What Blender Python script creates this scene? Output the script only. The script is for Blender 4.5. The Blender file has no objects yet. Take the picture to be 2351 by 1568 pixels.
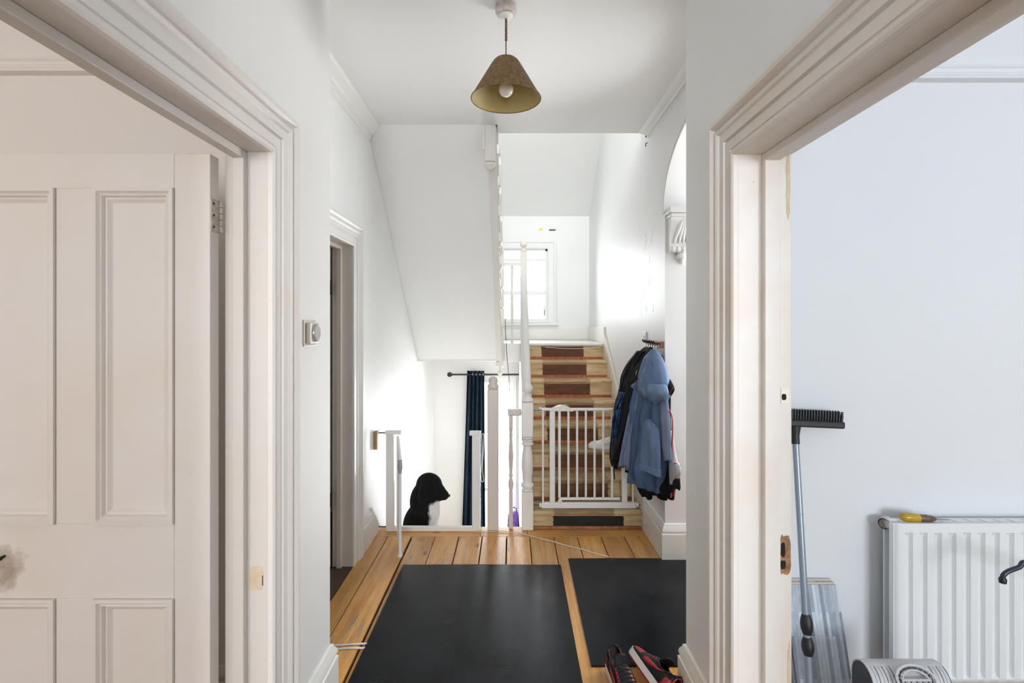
import bpy, bmesh, math, random
from mathutils import Vector, Matrix, Euler
random.seed(7)
S = bpy.context.scene
C = bpy.context.collection
PI = math.pi

# ------------------------------------------------------------------ camera
F = 1182.0; CX = 1175.5; HY = 742.0; H = 1.5
cd = bpy.data.cameras.new('camera'); cam = bpy.data.objects.new('camera', cd); C.objects.link(cam)
cd.sensor_width = 36.0; cd.sensor_fit = 'HORIZONTAL'; cd.lens = 36.0 * F / 2351.0
cd.shift_y = -(784.0 - HY) / 2351.0
cd.clip_start = 0.05
cam.location = (0, 0, H); cam.rotation_euler = (PI / 2, 0, 0)
S.camera = cam

# ------------------------------------------------------------------ view, world, daylight
S.view_settings.view_transform = 'Standard'
S.view_settings.look = 'None'
S.view_settings.gamma = 1.0
S.view_settings.use_curve_mapping = False
S.view_settings.exposure = 0.58
S.cycles.max_bounces = 6; S.cycles.diffuse_bounces = 5; S.cycles.glossy_bounces = 2; S.cycles.caustics_reflective = False; S.cycles.caustics_refractive = False

w = bpy.data.worlds.new('sky'); S.world = w; w.use_nodes = True
bg = w.node_tree.nodes['Background']
bg.inputs[0].default_value = (0.90, 0.95, 1.0, 1); bg.inputs[1].default_value = 2.0

def daylight(name, loc, rot, sx, sy, power, col):
    l = bpy.data.lights.new(name, 'AREA'); l.shape = 'RECTANGLE'; l.size = sx; l.size_y = sy
    l.energy = power; l.color = col
    o = bpy.data.objects.new(name, l); C.objects.link(o); o.location = loc; o.rotation_euler = rot
    return o
# daylight just outside the windows / glazed doors, plus added upper and side fills
daylight('daylight_landing_window', (0.22, 6.80, 2.05), (-PI/2, 0, 0), 0.95, 1.2, 42, (0.94, 0.97, 1.0))
daylight('daylight_garden_door', (-0.15, 6.80, -0.25), (-PI/2, 0, 0), 0.75, 2.0, 112, (0.93, 0.97, 1.0))
daylight('daylight_front_door', (0.0, -3.85, 1.55), (PI/2, 0, 0), 0.95, 2.0, 95, (0.95, 0.975, 1.0))
daylight('daylight_left_room', (-2.6, -3.85, 1.6), (PI/2, 0, 0), 1.8, 1.6, 83, (1.0, 0.968, 0.955))
daylight('daylight_right_room', (2.9, -3.85, 1.6), (PI/2, 0, 0), 1.9, 1.6, 133, (0.81, 0.90, 1.0))
daylight('added_upper_fill', (0.2, 1.85, 4.25), (PI/2, 0, 0), 1.2, 1.2, 42, (0.98, 0.985, 1.0))  # added fill through an invented upper hall opening, brightens the stairwell
daylight('added_side_fill', (2.46, 3.25, 1.75), (0, PI/2, 0), 1.1, 0.66, 33, (0.96, 0.98, 1.0))  # added fill through an invented side passage opening, lifts the hall

# ------------------------------------------------------------------ helpers
def at(x, y, Y):
    return Vector(((x - CX) * Y / F, Y, H - (y - HY) * Y / F))

LOC = {}
class MB:
    def __init__(s): s.v = []; s.f = []; s.m = []
    def add(s, vs, fs, mi=0):
        o = len(s.v); s.v += [tuple(p) for p in vs]
        for f in fs: s.f.append(tuple(i + o for i in f)); s.m.append(mi)
        return s
    def box(s, x0, x1, y0, y1, z0, z1, mi=0):
        v = [(x, y, z) for z in (z0, z1) for y in (y0, y1) for x in (x0, x1)]
        return s.add(v, [(0,2,3,1),(4,5,7,6),(0,1,5,4),(2,6,7,3),(0,4,6,2),(1,3,7,5)], mi)
    def obox(s, c, ax, ay, az, hx, hy, hz, mi=0):
        c = Vector(c); ax = Vector(ax).normalized(); ay = Vector(ay).normalized(); az = Vector(az).normalized()
        v = [c + ax*i*hx + ay*j*hy + az*k*hz for k in (-1,1) for j in (-1,1) for i in (-1,1)]
        return s.add(v, [(0,2,3,1),(4,5,7,6),(0,1,5,4),(2,6,7,3),(0,4,6,2),(1,3,7,5)], mi)
    def prism(s, prof, t0, t1, fn, mi=0):
        n = len(prof)
        v = [fn(a, b, t0) for a, b in prof] + [fn(a, b, t1) for a, b in prof]
        f = [tuple(range(n-1, -1, -1)), tuple(range(n, 2*n))]
        f += [(i, (i+1) % n, n + (i+1) % n, n + i) for i in range(n)]
        return s.add(v, f, mi)
    def loft(s, rings, closed=True, cap0=True, cap1=True, mi=0):
        n = len(rings[0]); v = [p for r in rings for p in r]; f = []
        for i in range(len(rings) - 1):
            for j in range(n if closed else n - 1):
                k = (j + 1) % n
                f.append((i*n + j, i*n + k, (i+1)*n + k, (i+1)*n + j))
        if cap0 and closed: f.append(tuple(range(n-1, -1, -1)))
        if cap1 and closed: f.append(tuple((len(rings)-1)*n + j for j in range(n)))
        return s.add(v, f, mi)
    def lathe(s, prof, org, axis=(0,0,1), n=24, caps=True, mi=0):
        az = Vector(axis).normalized()
        ax = az.orthogonal().normalized() if abs(az.z) < 0.999 else Vector((1,0,0)); ay = az.cross(ax)
        org = Vector(org)
        rings = [[org + az*z + ax*(r*math.cos(2*PI*j/n)) + ay*(r*math.sin(2*PI*j/n)) for j in range(n)] for r, z in prof]
        return s.loft(rings, True, caps, caps, mi)
    def tube(s, pts, r, n=8, mi=0):
        pts = [Vector(p) for p in pts]; rings = []; up = None
        for i, p in enumerate(pts):
            t = (pts[min(i+1, len(pts)-1)] - pts[max(i-1, 0)]).normalized()
            if up is None: up = t.orthogonal().normalized()
            up = (up - t*up.dot(t)).normalized(); b = t.cross(up)
            rr = r[i] if isinstance(r, (list, tuple)) else r
            rings.append([p + up*(rr*math.cos(2*PI*j/n)) + b*(rr*math.sin(2*PI*j/n)) for j in range(n)])
        return s.loft(rings, True, True, True, mi)
    def grid(s, rows, mi=0):
        return s.loft(rows, False, False, False, mi)
    def build(s, name, mat, parent=None, bevel=0.0, seg=2, smooth=None, solid=0.0, sub=0, loc=None):
        off = Vector(LOC[parent.name]) if parent is not None else Vector(loc or (0,0,0))
        me = bpy.data.meshes.new(name)
        me.from_pydata([tuple(Vector(p) - off) for p in s.v], [], s.f)
        mats = mat if isinstance(mat, (list, tuple)) else [mat]
        for m in mats: me.materials.append(m)
        if len(mats) > 1:
            for p, mi in zip(me.polygons, s.m): p.material_index = mi
        bm = bmesh.new(); bm.from_mesh(me); bmesh.ops.recalc_face_normals(bm, faces=bm.faces); bm.to_mesh(me); bm.free()
        if smooth is not None:
            for p in me.polygons: p.use_smooth = True
            if smooth < 179: me.set_sharp_from_angle(angle=math.radians(smooth))
        o = bpy.data.objects.new(name, me); C.objects.link(o)
        if parent is not None:
            o.parent = parent
            LOC[o.name] = tuple(off)
        else:
            o.location = off; LOC[o.name] = tuple(off)
        if solid:
            md = o.modifiers.new('solid', 'SOLIDIFY'); md.thickness = solid; md.offset = 0
        if bevel:
            md = o.modifiers.new('bevel', 'BEVEL'); md.width = bevel; md.segments = seg; md.limit_method = 'ANGLE'; md.angle_limit = math.radians(40)
        if sub:
            md = o.modifiers.new('sub', 'SUBSURF'); md.levels = sub; md.render_levels = sub
        return o

def tag(o, label, cat=None, group=None, kind=None):
    o['label'] = label
    if cat: o['category'] = cat
    if group: o['group'] = group
    if kind: o['kind'] = kind
    return o
def thing(name, loc, label, cat, group=None, kind=None):
    o = bpy.data.objects.new(name, None); C.objects.link(o); o.location = loc; o.empty_display_size = 0.1
    LOC[o.name] = tuple(loc)
    return tag(o, label, cat, group, kind)
def struct(name, mb, mat, label, cat, **k):
    o = mb.build(name, mat, None, **k); return tag(o, label, cat, None, 'structure')
def B(*a): return MB().box(*a)

# ------------------------------------------------------------------ materials
def nt(name):
    m = bpy.data.materials.new(name); m.use_nodes = True
    t = m.node_tree; return m, t, t.nodes['Principled BSDF']
def nd(t, kind, **kw):
    n = t.nodes.new(kind)
    for k, v in kw.items():
        if k in n.inputs: n.inputs[k].default_value = v
        else: setattr(n, k, v)
    return n
def ramp(t, fac, stops):
    r = t.nodes.new('ShaderNodeValToRGB'); t.links.new(fac, r.inputs[0])
    e = r.color_ramp.elements
    while len(e) < len(stops): e.new(0.5)
    for i, (p, c) in enumerate(stops):
        e[i].position = p; e[i].color = (*c, 1) if len(c) == 3 else c
    return r.outputs[0]
def coords(t, scale=(1,1,1), rand=False):
    tc = nd(t, 'ShaderNodeTexCoord'); mp = nd(t, 'ShaderNodeMapping'); mp.inputs['Scale'].default_value = scale
    src = tc.outputs['Object']
    if rand:
        oi = nd(t, 'ShaderNodeObjectInfo'); mu = nd(t, 'ShaderNodeVectorMath', operation='SCALE')
        cb = nd(t, 'ShaderNodeCombineXYZ')
        for i in range(3): t.links.new(oi.outputs['Random'], cb.inputs[i])
        t.links.new(cb.outputs[0], mu.inputs[0]); mu.inputs['Scale'].default_value = 37.0
        ad = nd(t, 'ShaderNodeVectorMath', operation='ADD'); t.links.new(src, ad.inputs[0]); t.links.new(mu.outputs[0], ad.inputs[1])
        src = ad.outputs[0]
    t.links.new(src, mp.inputs[0]); return mp.outputs[0]
def mix(t, fac, a, b, mode='MIX'):
    m = nd(t, 'ShaderNodeMix', data_type='RGBA', blend_type=mode)
    def s(i, v):
        if isinstance(v, (tuple, list)): m.inputs[i].default_value = (*v, 1) if len(v) == 3 else v
        elif isinstance(v, (int, float)): m.inputs[i].default_value = v
        else: t.links.new(v, m.inputs[i])
    s(0, fac); s(6, a); s(7, b); return m.outputs[2]
def bump(t, bs, h, strength, dist=0.01):
    b = nd(t, 'ShaderNodeBump'); b.inputs['Strength'].default_value = strength; b.inputs['Distance'].default_value = dist
    t.links.new(h, b.inputs['Height']); t.links.new(b.outputs[0], bs.inputs['Normal'])
def noise(t, vec, scale, detail=3, rough=0.5):
    n = nd(t, 'ShaderNodeTexNoise'); n.inputs['Scale'].default_value = scale; n.inputs['Detail'].default_value = detail; n.inputs['Roughness'].default_value = rough
    t.links.new(vec, n.inputs['Vector']); return n.outputs['Fac']

def plain(name, col, rough=0.5, metal=0.0, var=0.0, vs=8, bmp=0.0, bs=40, spec=0.5, sheen=0.0):
    m, t, p = nt(name)
    p.inputs['Roughness'].default_value = rough; p.inputs['Metallic'].default_value = metal
    p.inputs['Specular IOR Level'].default_value = spec
    if sheen: p.inputs['Sheen Weight'].default_value = sheen
    v = coords(t)
    n = noise(t, v, vs, 4)
    d = tuple(max(0, c*(1-var)) for c in col); l = tuple(min(1, c*(1+var*0.4)) for c in col)
    t.links.new(ramp(t, n, [(0.3, d), (0.7, l)]), p.inputs['Base Color'])
    if bmp: bump(t, p, noise(t, v, bs, 4), bmp, 0.004)
    return m

def painted(name, col, stain, rough=0.45, amt=0.35, bmp=0.15, sc=2.2):
    """old gloss paint: broad yellowed patches, small chips"""
    m, t, p = nt(name); p.inputs['Roughness'].default_value = rough
    v = coords(t)
    n1 = noise(t, v, sc, 5, 0.6)
    f = ramp(t, n1, [(0.46, (0,0,0)), (0.75, (amt,)*3)])
    c = mix(t, f, col, stain)
    n2 = noise(t, v, 55, 2)
    ch = ramp(t, n2, [(0.79, (0,0,0)), (0.815, (0.55,)*3)])
    c = mix(t, ch, c, (0.30, 0.23, 0.16))
    t.links.new(c, p.inputs['Base Color'])
    bump(t, p, noise(t, v, 26, 4), bmp, 0.003)
    return m

def pine(name, light, mid, dark, wear=0.6, rough=0.42, axis='Y', worn=(0.30,0.25,0.19), rand=True):
    m, t, p = nt(name)
    sc = {'Y': (14, 0.9, 14), 'X': (0.9, 14, 14), 'Z': (14, 14, 0.9)}[axis]
    v = coords(t, sc, rand)
    n = noise(t, v, 2.2, 6, 0.62)
    base = ramp(t, n, [(0.25, dark), (0.45, mid), (0.7, light)])
    vk = coords(t, {'Y': (7, 2.2, 7), 'X': (2.2, 7, 7), 'Z': (7, 7, 2.2)}[axis], rand)
    vo = nd(t, 'ShaderNodeTexVoronoi'); vo.inputs['Scale'].default_value = 1.3; t.links.new(vk, vo.inputs['Vector'])
    kn = ramp(t, vo.outputs['Distance'], [(0.05, (0.85,)*3), (0.14, (0,0,0))])
    c = mix(t, kn, base, (0.07, 0.035, 0.015))
    vw = coords(t, {'Y': (30, 2.4, 30), 'X': (2.4, 30, 30), 'Z': (30, 30, 2.4)}[axis], rand)
    wn = noise(t, vw, 3.0, 6, 0.7)
    vb = coords(t, (3, 1.6, 3), rand); wb = noise(t, vb, 1.5, 2)
    mm = nd(t, 'ShaderNodeMath', operation='MULTIPLY'); t.links.new(ramp(t, wn, [(0.52, (0,0,0)), (0.60, (1,1,1))]), mm.inputs[0]); t.links.new(ramp(t, wb, [(0.47, (0,0,0)), (0.62, (wear,)*3)]), mm.inputs[1])
    c = mix(t, mm.outputs[0], c, worn)
    vc = coords(t, {'Y': (55, 1.1, 55), 'X': (1.1, 55, 55), 'Z': (55, 55, 1.1)}[axis], rand)
    cr = ramp(t, noise(t, vc, 2.0, 5, 0.65), [(0.665, (0,0,0)), (0.69, (0.85,)*3)])
    c = mix(t, cr, c, (0.05, 0.03, 0.018))
    bl = ramp(t, noise(t, coords(t, (1.5, 0.5, 1.5), True), 2.0, 3), [(0.3, (0.80, 0.76, 0.72)), (0.65, (1, 1, 1))])
    c = mix(t, 1.0, c, bl, 'MULTIPLY')
    oi = nd(t, 'ShaderNodeObjectInfo')
    hs = nd(t, 'ShaderNodeHueSaturation'); t.links.new(c, hs.inputs['Color'])
    mr = nd(t, 'ShaderNodeMapRange'); t.links.new(oi.outputs['Random'], mr.inputs[0]); mr.inputs[3].default_value = 0.86; mr.inputs[4].default_value = 1.12
    t.links.new(mr.outputs[0], hs.inputs['Value'])
    t.links.new(hs.outputs[0], p.inputs['Base Color'])
    t.links.new(ramp(t, wn, [(0.3, (rough-0.08,)*3), (0.7, (rough+0.14,)*3)]), p.inputs['Roughness'])
    bump(t, p, n, 0.12, 0.003)
    return m

def stairwood(name, xa, xb, runner, tone=1.0, rr=0.9):
    """pale bare timber with the dark stripe the old runner left in the middle"""
    m, t, p = nt(name); p.inputs['Roughness'].default_value = 0.6; p.inputs['Specular IOR Level'].default_value = 0.25
    v = coords(t, (1.4, 10, 10), True)
    n = noise(t, v, 2.4, 6, 0.65)
    base = ramp(t, n, [(0.28, (0.42*tone, 0.25*tone, 0.10*tone)), (0.5, (0.70*tone, 0.52*tone, 0.29*tone)), (0.72, (0.83*tone, 0.71*tone, 0.49*tone))])
    tc = nd(t, 'ShaderNodeTexCoord'); sp = nd(t, 'ShaderNodeSeparateXYZ'); t.links.new(tc.outputs['Object'], sp.inputs[0])
    jv = coords(t, (1, 60, 60), True); jn = noise(t, jv, 0.8, 3)
    ma = nd(t, 'ShaderNodeMath', operation='MULTIPLY_ADD'); t.links.new(jn, ma.inputs[0]); ma.inputs[1].default_value = 0.03; t.links.new(sp.outputs[0], ma.inputs[2])
    c0 = nd(t, 'ShaderNodeMath', operation='SUBTRACT'); t.links.new(ma.outputs[0], c0.inputs[0]); c0.inputs[1].default_value = (xa+xb)/2 + 0.015
    ab = nd(t, 'ShaderNodeMath', operation='ABSOLUTE'); t.links.new(c0.outputs[0], ab.inputs[0])
    lt = nd(t, 'ShaderNodeMapRange'); t.links.new(ab.outputs[0], lt.inputs[0]); hw = (xb-xa)/2
    lt.inputs[1].default_value = hw - 0.004; lt.inputs[2].default_value = hw + 0.004; lt.inputs[3].default_value = rr; lt.inputs[4].default_value = 0.0
    n2 = noise(t, coords(t, (2, 9, 9), True), 3.0, 5)
    rc = ramp(t, n2, [(0.3, tuple(c*0.55 for c in runner)), (0.7, tuple(min(1, c*1.35) for c in runner))])
    t.links.new(mix(t, lt.outputs[0], base, rc), p.inputs['Base Color'])
    bump(t, p, n, 0.15, 0.003)
    return m

WHITE   = plain('wall_paint_white', (0.855, 0.86, 0.85), 0.55, var=0.03, vs=1.6, bmp=0.10, bs=30)
PIER    = plain('wall_paint_near', (0.80, 0.80, 0.785), 0.6, var=0.03, vs=1.6, bmp=0.12, bs=30)
SATIN   = plain('wall_paint_satin', (0.81, 0.81, 0.805), 0.42, var=0.025, vs=1.2, bmp=0.16, bs=9, spec=0.26)
CEIL    = plain('ceiling_paint', (0.82, 0.825, 0.81), 0.7, var=0.02, vs=1.2, bmp=0.05, bs=20)
ROOML   = plain('left_room_paint', (0.82, 0.78, 0.745), 0.65, var=0.04, vs=1.2, bmp=0.06, bs=20)
ROOMR   = plain('right_room_paint', (0.80, 0.81, 0.83), 0.65, var=0.02, vs=1.2, bmp=0.06, bs=20)
TRIM    = plain('trim_paint_white', (0.80, 0.79, 0.765), 0.38, var=0.05, vs=3.0, bmp=0.12, bs=26)
OLDTRIM = painted('trim_paint_old_left', (0.755, 0.725, 0.70), (0.71, 0.60, 0.48), 0.42, 0.4)
OLDTRIMR= painted('trim_paint_old_right', (0.735, 0.69, 0.65), (0.66, 0.49, 0.34), 0.42, 0.6)
DOORP   = painted('door_paint_old', (0.775, 0.745, 0.73), (0.74, 0.64, 0.52), 0.45, 0.6, sc=1.7)
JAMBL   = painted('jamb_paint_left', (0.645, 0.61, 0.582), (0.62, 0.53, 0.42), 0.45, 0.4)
WINW    = plain('window_white_gloss', (0.81, 0.81, 0.80), 0.35, var=0.02)
CREAM   = painted('cream_gloss', (0.79, 0.74, 0.66), (0.72, 0.58, 0.42), 0.38, 0.35)
STAIRW  = painted('stair_white_gloss', (0.80, 0.785, 0.75), (0.76, 0.68, 0.56), 0.32, 0.25)
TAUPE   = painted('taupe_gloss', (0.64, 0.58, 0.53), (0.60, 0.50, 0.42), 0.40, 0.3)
GATEW   = plain('gate_enamel_white', (0.80, 0.79, 0.775), 0.3, var=0.02)
BOARD   = pine('floor_pine', (0.80, 0.45, 0.155), (0.64, 0.315, 0.085), (0.40, 0.165, 0.04), 0.95, 0.30)
SUBFLOOR= plain('floor_gap_dark', (0.035, 0.022, 0.014), 0.9)
ROOMFL  = pine('room_floor_pine', (0.50, 0.33, 0.17), (0.42, 0.26, 0.12), (0.28, 0.16, 0.07), 0.4, 0.5, rand=False)
CARPET  = plain('brown_carpet', (0.095, 0.06, 0.04), 0.95, var=0.4, vs=220)
TREADM  = stairwood('stair_tread_bare', -0.225, 0.215, (0.40, 0.245, 0.13), 1.0, 0.72)
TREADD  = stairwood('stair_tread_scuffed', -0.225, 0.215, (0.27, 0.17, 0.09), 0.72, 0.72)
RISERM  = stairwood('stair_riser_runner', -0.225, 0.215, (0.13, 0.048, 0.022), 0.98, 0.97)
RISERB  = stairwood('stair_riser_black', -0.23, 0.285, (0.010, 0.011, 0.010), 0.75, 0.99)
GRIP    = plain('carpet_gripper_orange', (0.56, 0.155, 0.055), 0.6, var=0.45, vs=30)
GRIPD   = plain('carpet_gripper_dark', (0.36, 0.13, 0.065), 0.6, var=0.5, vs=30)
MAT     = None
STEEL   = plain('steel', (0.42, 0.42, 0.43), 0.3, metal=1.0)
DARKMET = plain('dark_metal', (0.05, 0.05, 0.055), 0.35, metal=0.6)
GREYPL  = plain('grey_plastic', (0.33, 0.34, 0.35), 0.4)
BLACKPL = plain('black_plastic', (0.012, 0.012, 0.013), 0.45)
BLACKCL = plain('black_cloth', (0.008, 0.008, 0.010), 0.62, var=0.3, bmp=0.25, bs=160, spec=0.2)
BLACKNY = plain('black_nylon', (0.008, 0.008, 0.011), 0.33, var=0.3, bmp=0.3, bs=60, spec=0.35)
BLUELIN = plain('blue_lining', (0.022, 0.055, 0.13), 0.2, var=0.97, vs=26, bmp=0.3, bs=50)  # glints on the lining are put into the colour, blue noise on near-black
BLUEJ   = plain('blue_jacket_cloth', (0.072, 0.118, 0.215), 0.62, var=0.15, vs=9, bmp=0.45, bs=24, spec=0.2)
BLUEG   = plain('blue_grey_cloth', (0.165, 0.20, 0.30), 0.65, var=0.15, vs=9, bmp=0.45, bs=24, spec=0.3)
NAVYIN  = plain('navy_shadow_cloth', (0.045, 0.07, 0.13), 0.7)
REDCL   = plain('red_cloth', (0.36, 0.018, 0.03), 0.6, bmp=0.2, bs=90)
GREYCL  = plain('grey_cloth', (0.50, 0.50, 0.52), 0.7, bmp=0.2, bs=90)
WHITEPL = plain('white_plastic', (0.78, 0.78, 0.77), 0.35)
CURT    = plain('curtain_navy', (0.012, 0.028, 0.045), 0.75, var=0.25, vs=12, bmp=0.2, bs=200, spec=0.2)
REDWOOD = plain('red_peg_wood', (0.40, 0.13, 0.07), 0.5, var=0.3, vs=18)
OAK     = plain('wood_block', (0.48, 0.26, 0.11), 0.55, var=0.25, vs=30)
RAWWOOD = plain('stripped_wood', (0.36, 0.19, 0.09), 0.7, var=0.5, vs=45, bmp=0.3, bs=60)
HOLE    = plain('dark_hole', (0.012, 0.009, 0.007), 0.9)
FILLER  = plain('bare_filler_patch', (0.66, 0.53, 0.39), 0.7, var=0.12, vs=30)
HINGEM  = plain('painted_hinge', (0.60, 0.545, 0.49), 0.45, var=0.35, vs=60)
STAIN   = plain('hand_grime', (0.42, 0.31, 0.20), 0.55, var=0.4, vs=30)
GARDEN  = plain('garden_green', (0.10, 0.20, 0.08), 0.8, var=0.5, vs=6)

def glass():
    m = bpy.data.materials.new('window_glass'); m.use_nodes = True; t = m.node_tree
    t.nodes.clear(); out = nd(t, 'ShaderNodeOutputMaterial'); tr = nd(t, 'ShaderNodeBsdfTransparent'); gl = nd(t, 'ShaderNodeBsdfGlossy')
    gl.inputs['Roughness'].default_value = 0.02; fr = nd(t, 'ShaderNodeFresnel'); fr.inputs['IOR'].default_value = 1.3
    mx = nd(t, 'ShaderNodeMixShader'); t.links.new(fr.outputs[0], mx.inputs[0]); t.links.new(tr.outputs[0], mx.inputs[1]); t.links.new(gl.outputs[0], mx.inputs[2])
    t.links.new(mx.outputs[0], out.inputs[0]); return m
GLASS = glass()

def rubber():
    m, t, p = nt('black_rubber'); v = coords(t)
    n = noise(t, v, 5, 6, 0.6)
    t.links.new(ramp(t, n, [(0.3, (0.010, 0.011, 0.012)), (0.75, (0.030, 0.031, 0.034))]), p.inputs['Base Color'])
    sp = noise(t, v, 60, 2); c = ramp(t, sp, [(0.77, (0,0,0)), (0.80, (0.35,)*3)])
    base = ramp(t, n, [(0.3, (0.005, 0.0056, 0.0066)), (0.75, (0.015, 0.0165, 0.0195))])
    t.links.new(mix(t, c, base, (0.25, 0.25, 0.25)), p.inputs['Base Color'])
    t.links.new(ramp(t, noise(t, v, 2.2, 2, 0.5), [(0.3, (0.25,)*3), (0.7, (0.33,)*3)]), p.inputs['Roughness'])
    p.inputs['Specular IOR Level'].default_value = 0.12
    bump(t, p, noise(t, v, 140, 2, 0.5), 0.06, 0.002)
    return m
MAT = rubber()

# ------------------------------------------------------------------ key dimensions (metres, camera at x=0 y=0)
ZC = 2.85
XLN, XRN = -0.732, 0.70          # hall faces of the near side walls
XLR, XRR = -0.868, 0.866         # room faces of those walls
YP = 2.07                        # pier ends
XL, XR = -0.985, 0.975           # hall walls beyond the piers
YB = 6.5                         # rear wall
YE = 3.78                        # floor edge at the basement stairs
ZL = 1.2925                      # half landing
ZBF = -1.44                      # basement floor

# ------------------------------------------------------------------ setting: walls
mb = MB(); mb.box(XLR, XLN, -3.6, 0.665, 0, ZC).box(XLR, XLN, 0.665, 1.562, 2.04, ZC).box(XLR, XLN, 1.562, YP, 0, ZC)
struct('wall_left', mb, PIER, 'white painted wall around the left doorway', 'wall')
mb = MB(); mb.box(XRN, XRR, -3.6, 0.655, 0, ZC).box(XRN, XRR, 0.655, 1.614, 2.05, ZC).box(XRN, XRR, 1.614, YP, 0, ZC)
struct('wall_right', mb, PIER, 'white painted wall around the right doorway', 'wall')
struct('wall_left_room', B(-4.2, XLR, 1.98, YP, 0, ZC), ROOML, 'warm off-white wall seen above the open panelled door', 'wall')
struct('wall_right_room', B(XRR, 4.2, 1.98, YP, 0, ZC), ROOMR, 'cool white wall behind the radiator', 'wall')
struct('wall_left_room_side', B(-4.3, -4.2, -3.6, YP, 0, ZC), ROOML, 'far side wall of the left room', 'wall')
struct('wall_right_room_side', B(4.2, 4.3, -3.6, YP, 0, ZC), ROOMR, 'far side wall of the right room', 'wall')
# front of the house, behind the camera, with two windows and the glazed front door
mb = MB()
xs = [(-4.3, -3.5), (-1.7, -0.5), (0.5, 1.95), (3.85, 4.3)]
for a, b in xs: mb.box(a, b, -3.72, -3.6, 0, ZC)
for a, b, z0, z1 in ((-3.5, -1.7, 0.8, 2.4), (1.95, 3.85, 0.8, 2.4), (-0.5, 0.5, 0.0, 2.55)):
    if z0 > 0: mb.box(a, b, -3.72, -3.6, 0, z0)
    mb.box(a, b, -3.72, -3.6, z1, ZC)
struct('wall_front', mb, WHITE, 'front wall of the house behind the viewer', 'wall')

# left hall wall with the further doorway
mb = MB(); DY0, DY1, DZ = 2.40, 3.19, 1.995
mb.box(XL-0.12, XL, YP, DY0, 0, ZC).box(XL-0.12, XL, DY0, DY1, DZ, ZC).box(XL-0.12, XL, DY1, YB+0.12, ZBF, 5.3).box(XL-0.12, XL, YP, DY1, ZC, 5.3)
struct('wall_left_hall', mb, WHITE, 'white hallway wall with the further doorway, left of the basement stairs', 'wall')
mb = MB(); mb.box(-3.2, XL-0.12, 4.1, 4.2, 0, ZC).box(-3.3, -3.2, YP, 4.2, 0, ZC)
struct('wall_side_room', mb, WHITE, 'walls of the dim room behind the further left doorway', 'wall')

# right hall wall with its arched opening
AC, AA, AB, AZ = 2.665, 0.615, 0.43, 2.20
def archz(y):
    u = (y - AC) / AA; return AZ + AB * math.sqrt(max(0, 1 - u*u))
mb = MB(); X0, X1 = XR, XR + 0.30
N = 36; ys = [AC - AA*math.cos(PI*i/N) for i in range(N+1)]; ys[0] = 2.07 if ys[0] < 2.07 else ys[0]
for i in range(N):
    a, b = ys[i], ys[i+1]
    v = [(x, y, z) for x in (X0, X1) for (y, z) in ((a, archz(a)), (b, archz(b)), (b, ZC), (a, ZC))]
    f = [(0,1,2,3), (7,6,5,4), (0,4,5,1)]
    mb.add(v, f)
mb.box(X0, X1, AC+AA, 3.66, 0, ZC).box(X0, X0+0.12, 3.66, YB+0.12, 0, 5.3).box(X0, X0+0.12, YP, 3.66, ZC, 5.3)
struct('wall_right_hall', mb, SATIN, 'satin white stair wall with the arched opening', 'wall', smooth=35)
wrh = bpy.data.objects['wall_right_hall']
SCUFF = plain('white_filler_smear', (0.90, 0.90, 0.90), 0.35)
rs = random.Random(5)
for k in range(16):
    y = 3.66 + rs.uniform(-.16, .26); z = 1.72 + rs.uniform(-.12, .55); a_ = rs.uniform(.5, 2.4); L2 = rs.uniform(.02, .07); w2 = rs.uniform(.002, .005)
    dy_, dz_ = math.cos(a_), math.sin(a_)
    pr = [(y - dy_*L2, z - dz_*L2), (y - dz_*w2, z + dy_*w2), (y + dy_*L2*.8, z + dz_*L2), (y + dz_*w2, z - dy_*w2)]
    MB().prism(pr, XR-.0012, XR, lambda a, b, t: (t, a, b)).build('filler_smear', SCUFF, wrh)
mb = MB(); mb.box(2.3, 2.4, YP, 2.92, 0, ZC).box(2.3, 2.4, 3.58, 3.7, 0, ZC).box(2.3, 2.4, 2.92, 3.58, 0, 1.2).box(2.3, 2.4, 2.92, 3.58, 2.3, ZC).box(X1, 2.4, 3.66, 3.76, 0, ZC)  # includes an unseen gap left for the added side fill
struct('wall_alcove', mb, WHITE, 'walls of the side passage beyond the arch', 'wall')

# rear wall with landing window and garden door
WX0, WX1, WZ0, WZ1 = -0.20, 0.45, 1.55, 2.44
GX0, GX1, GZ1 = -0.47, 0.06, 0.80
mb = MB()
mb.box(XL-0.12, WX0, YB, YB+0.12, GZ1, 5.3).box(WX1, XR+0.12, YB, YB+0.12, ZBF, 5.3).box(WX0, WX1, YB, YB+0.12, GZ1, WZ0).box(WX0, WX1, YB, YB+0.12, WZ1, 5.3)
mb.box(XL-0.12, GX0, YB, YB+0.12, ZBF, GZ1).box(GX1, WX1, YB, YB+0.12, ZBF, GZ1)
struct('wall_back', mb, WHITE, 'white rear wall holding the landing window', 'wall')
# spandrel under the lower flight
pr = [(YE, ZBF), (YB, ZBF), (YB, ZL-0.2), (5.35, ZL-0.2), (YE, -0.02)]
struct('wall_spandrel', MB().prism(pr, 0.088, 0.11, lambda a, b, t: (t, a, b)), STAIRW, 'white boarded side under the lower stair flight', 'wall')
# upper hall
mb = MB(); mb.box(XL-0.12, -0.4, 1.95, YP, 3.05, 5.3).box(0.8, XR+0.12, 1.95, YP, 3.05, 5.3).box(-0.4, 0.8, 1.95, YP, 3.05, 3.65).box(-0.4, 0.8, 1.95, YP, 4.85, 5.3)  # includes an unseen gap left for the added upper fill
struct('wall_upper_hall', mb, WHITE, 'upper hall wall above the stairwell', 'wall')

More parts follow.
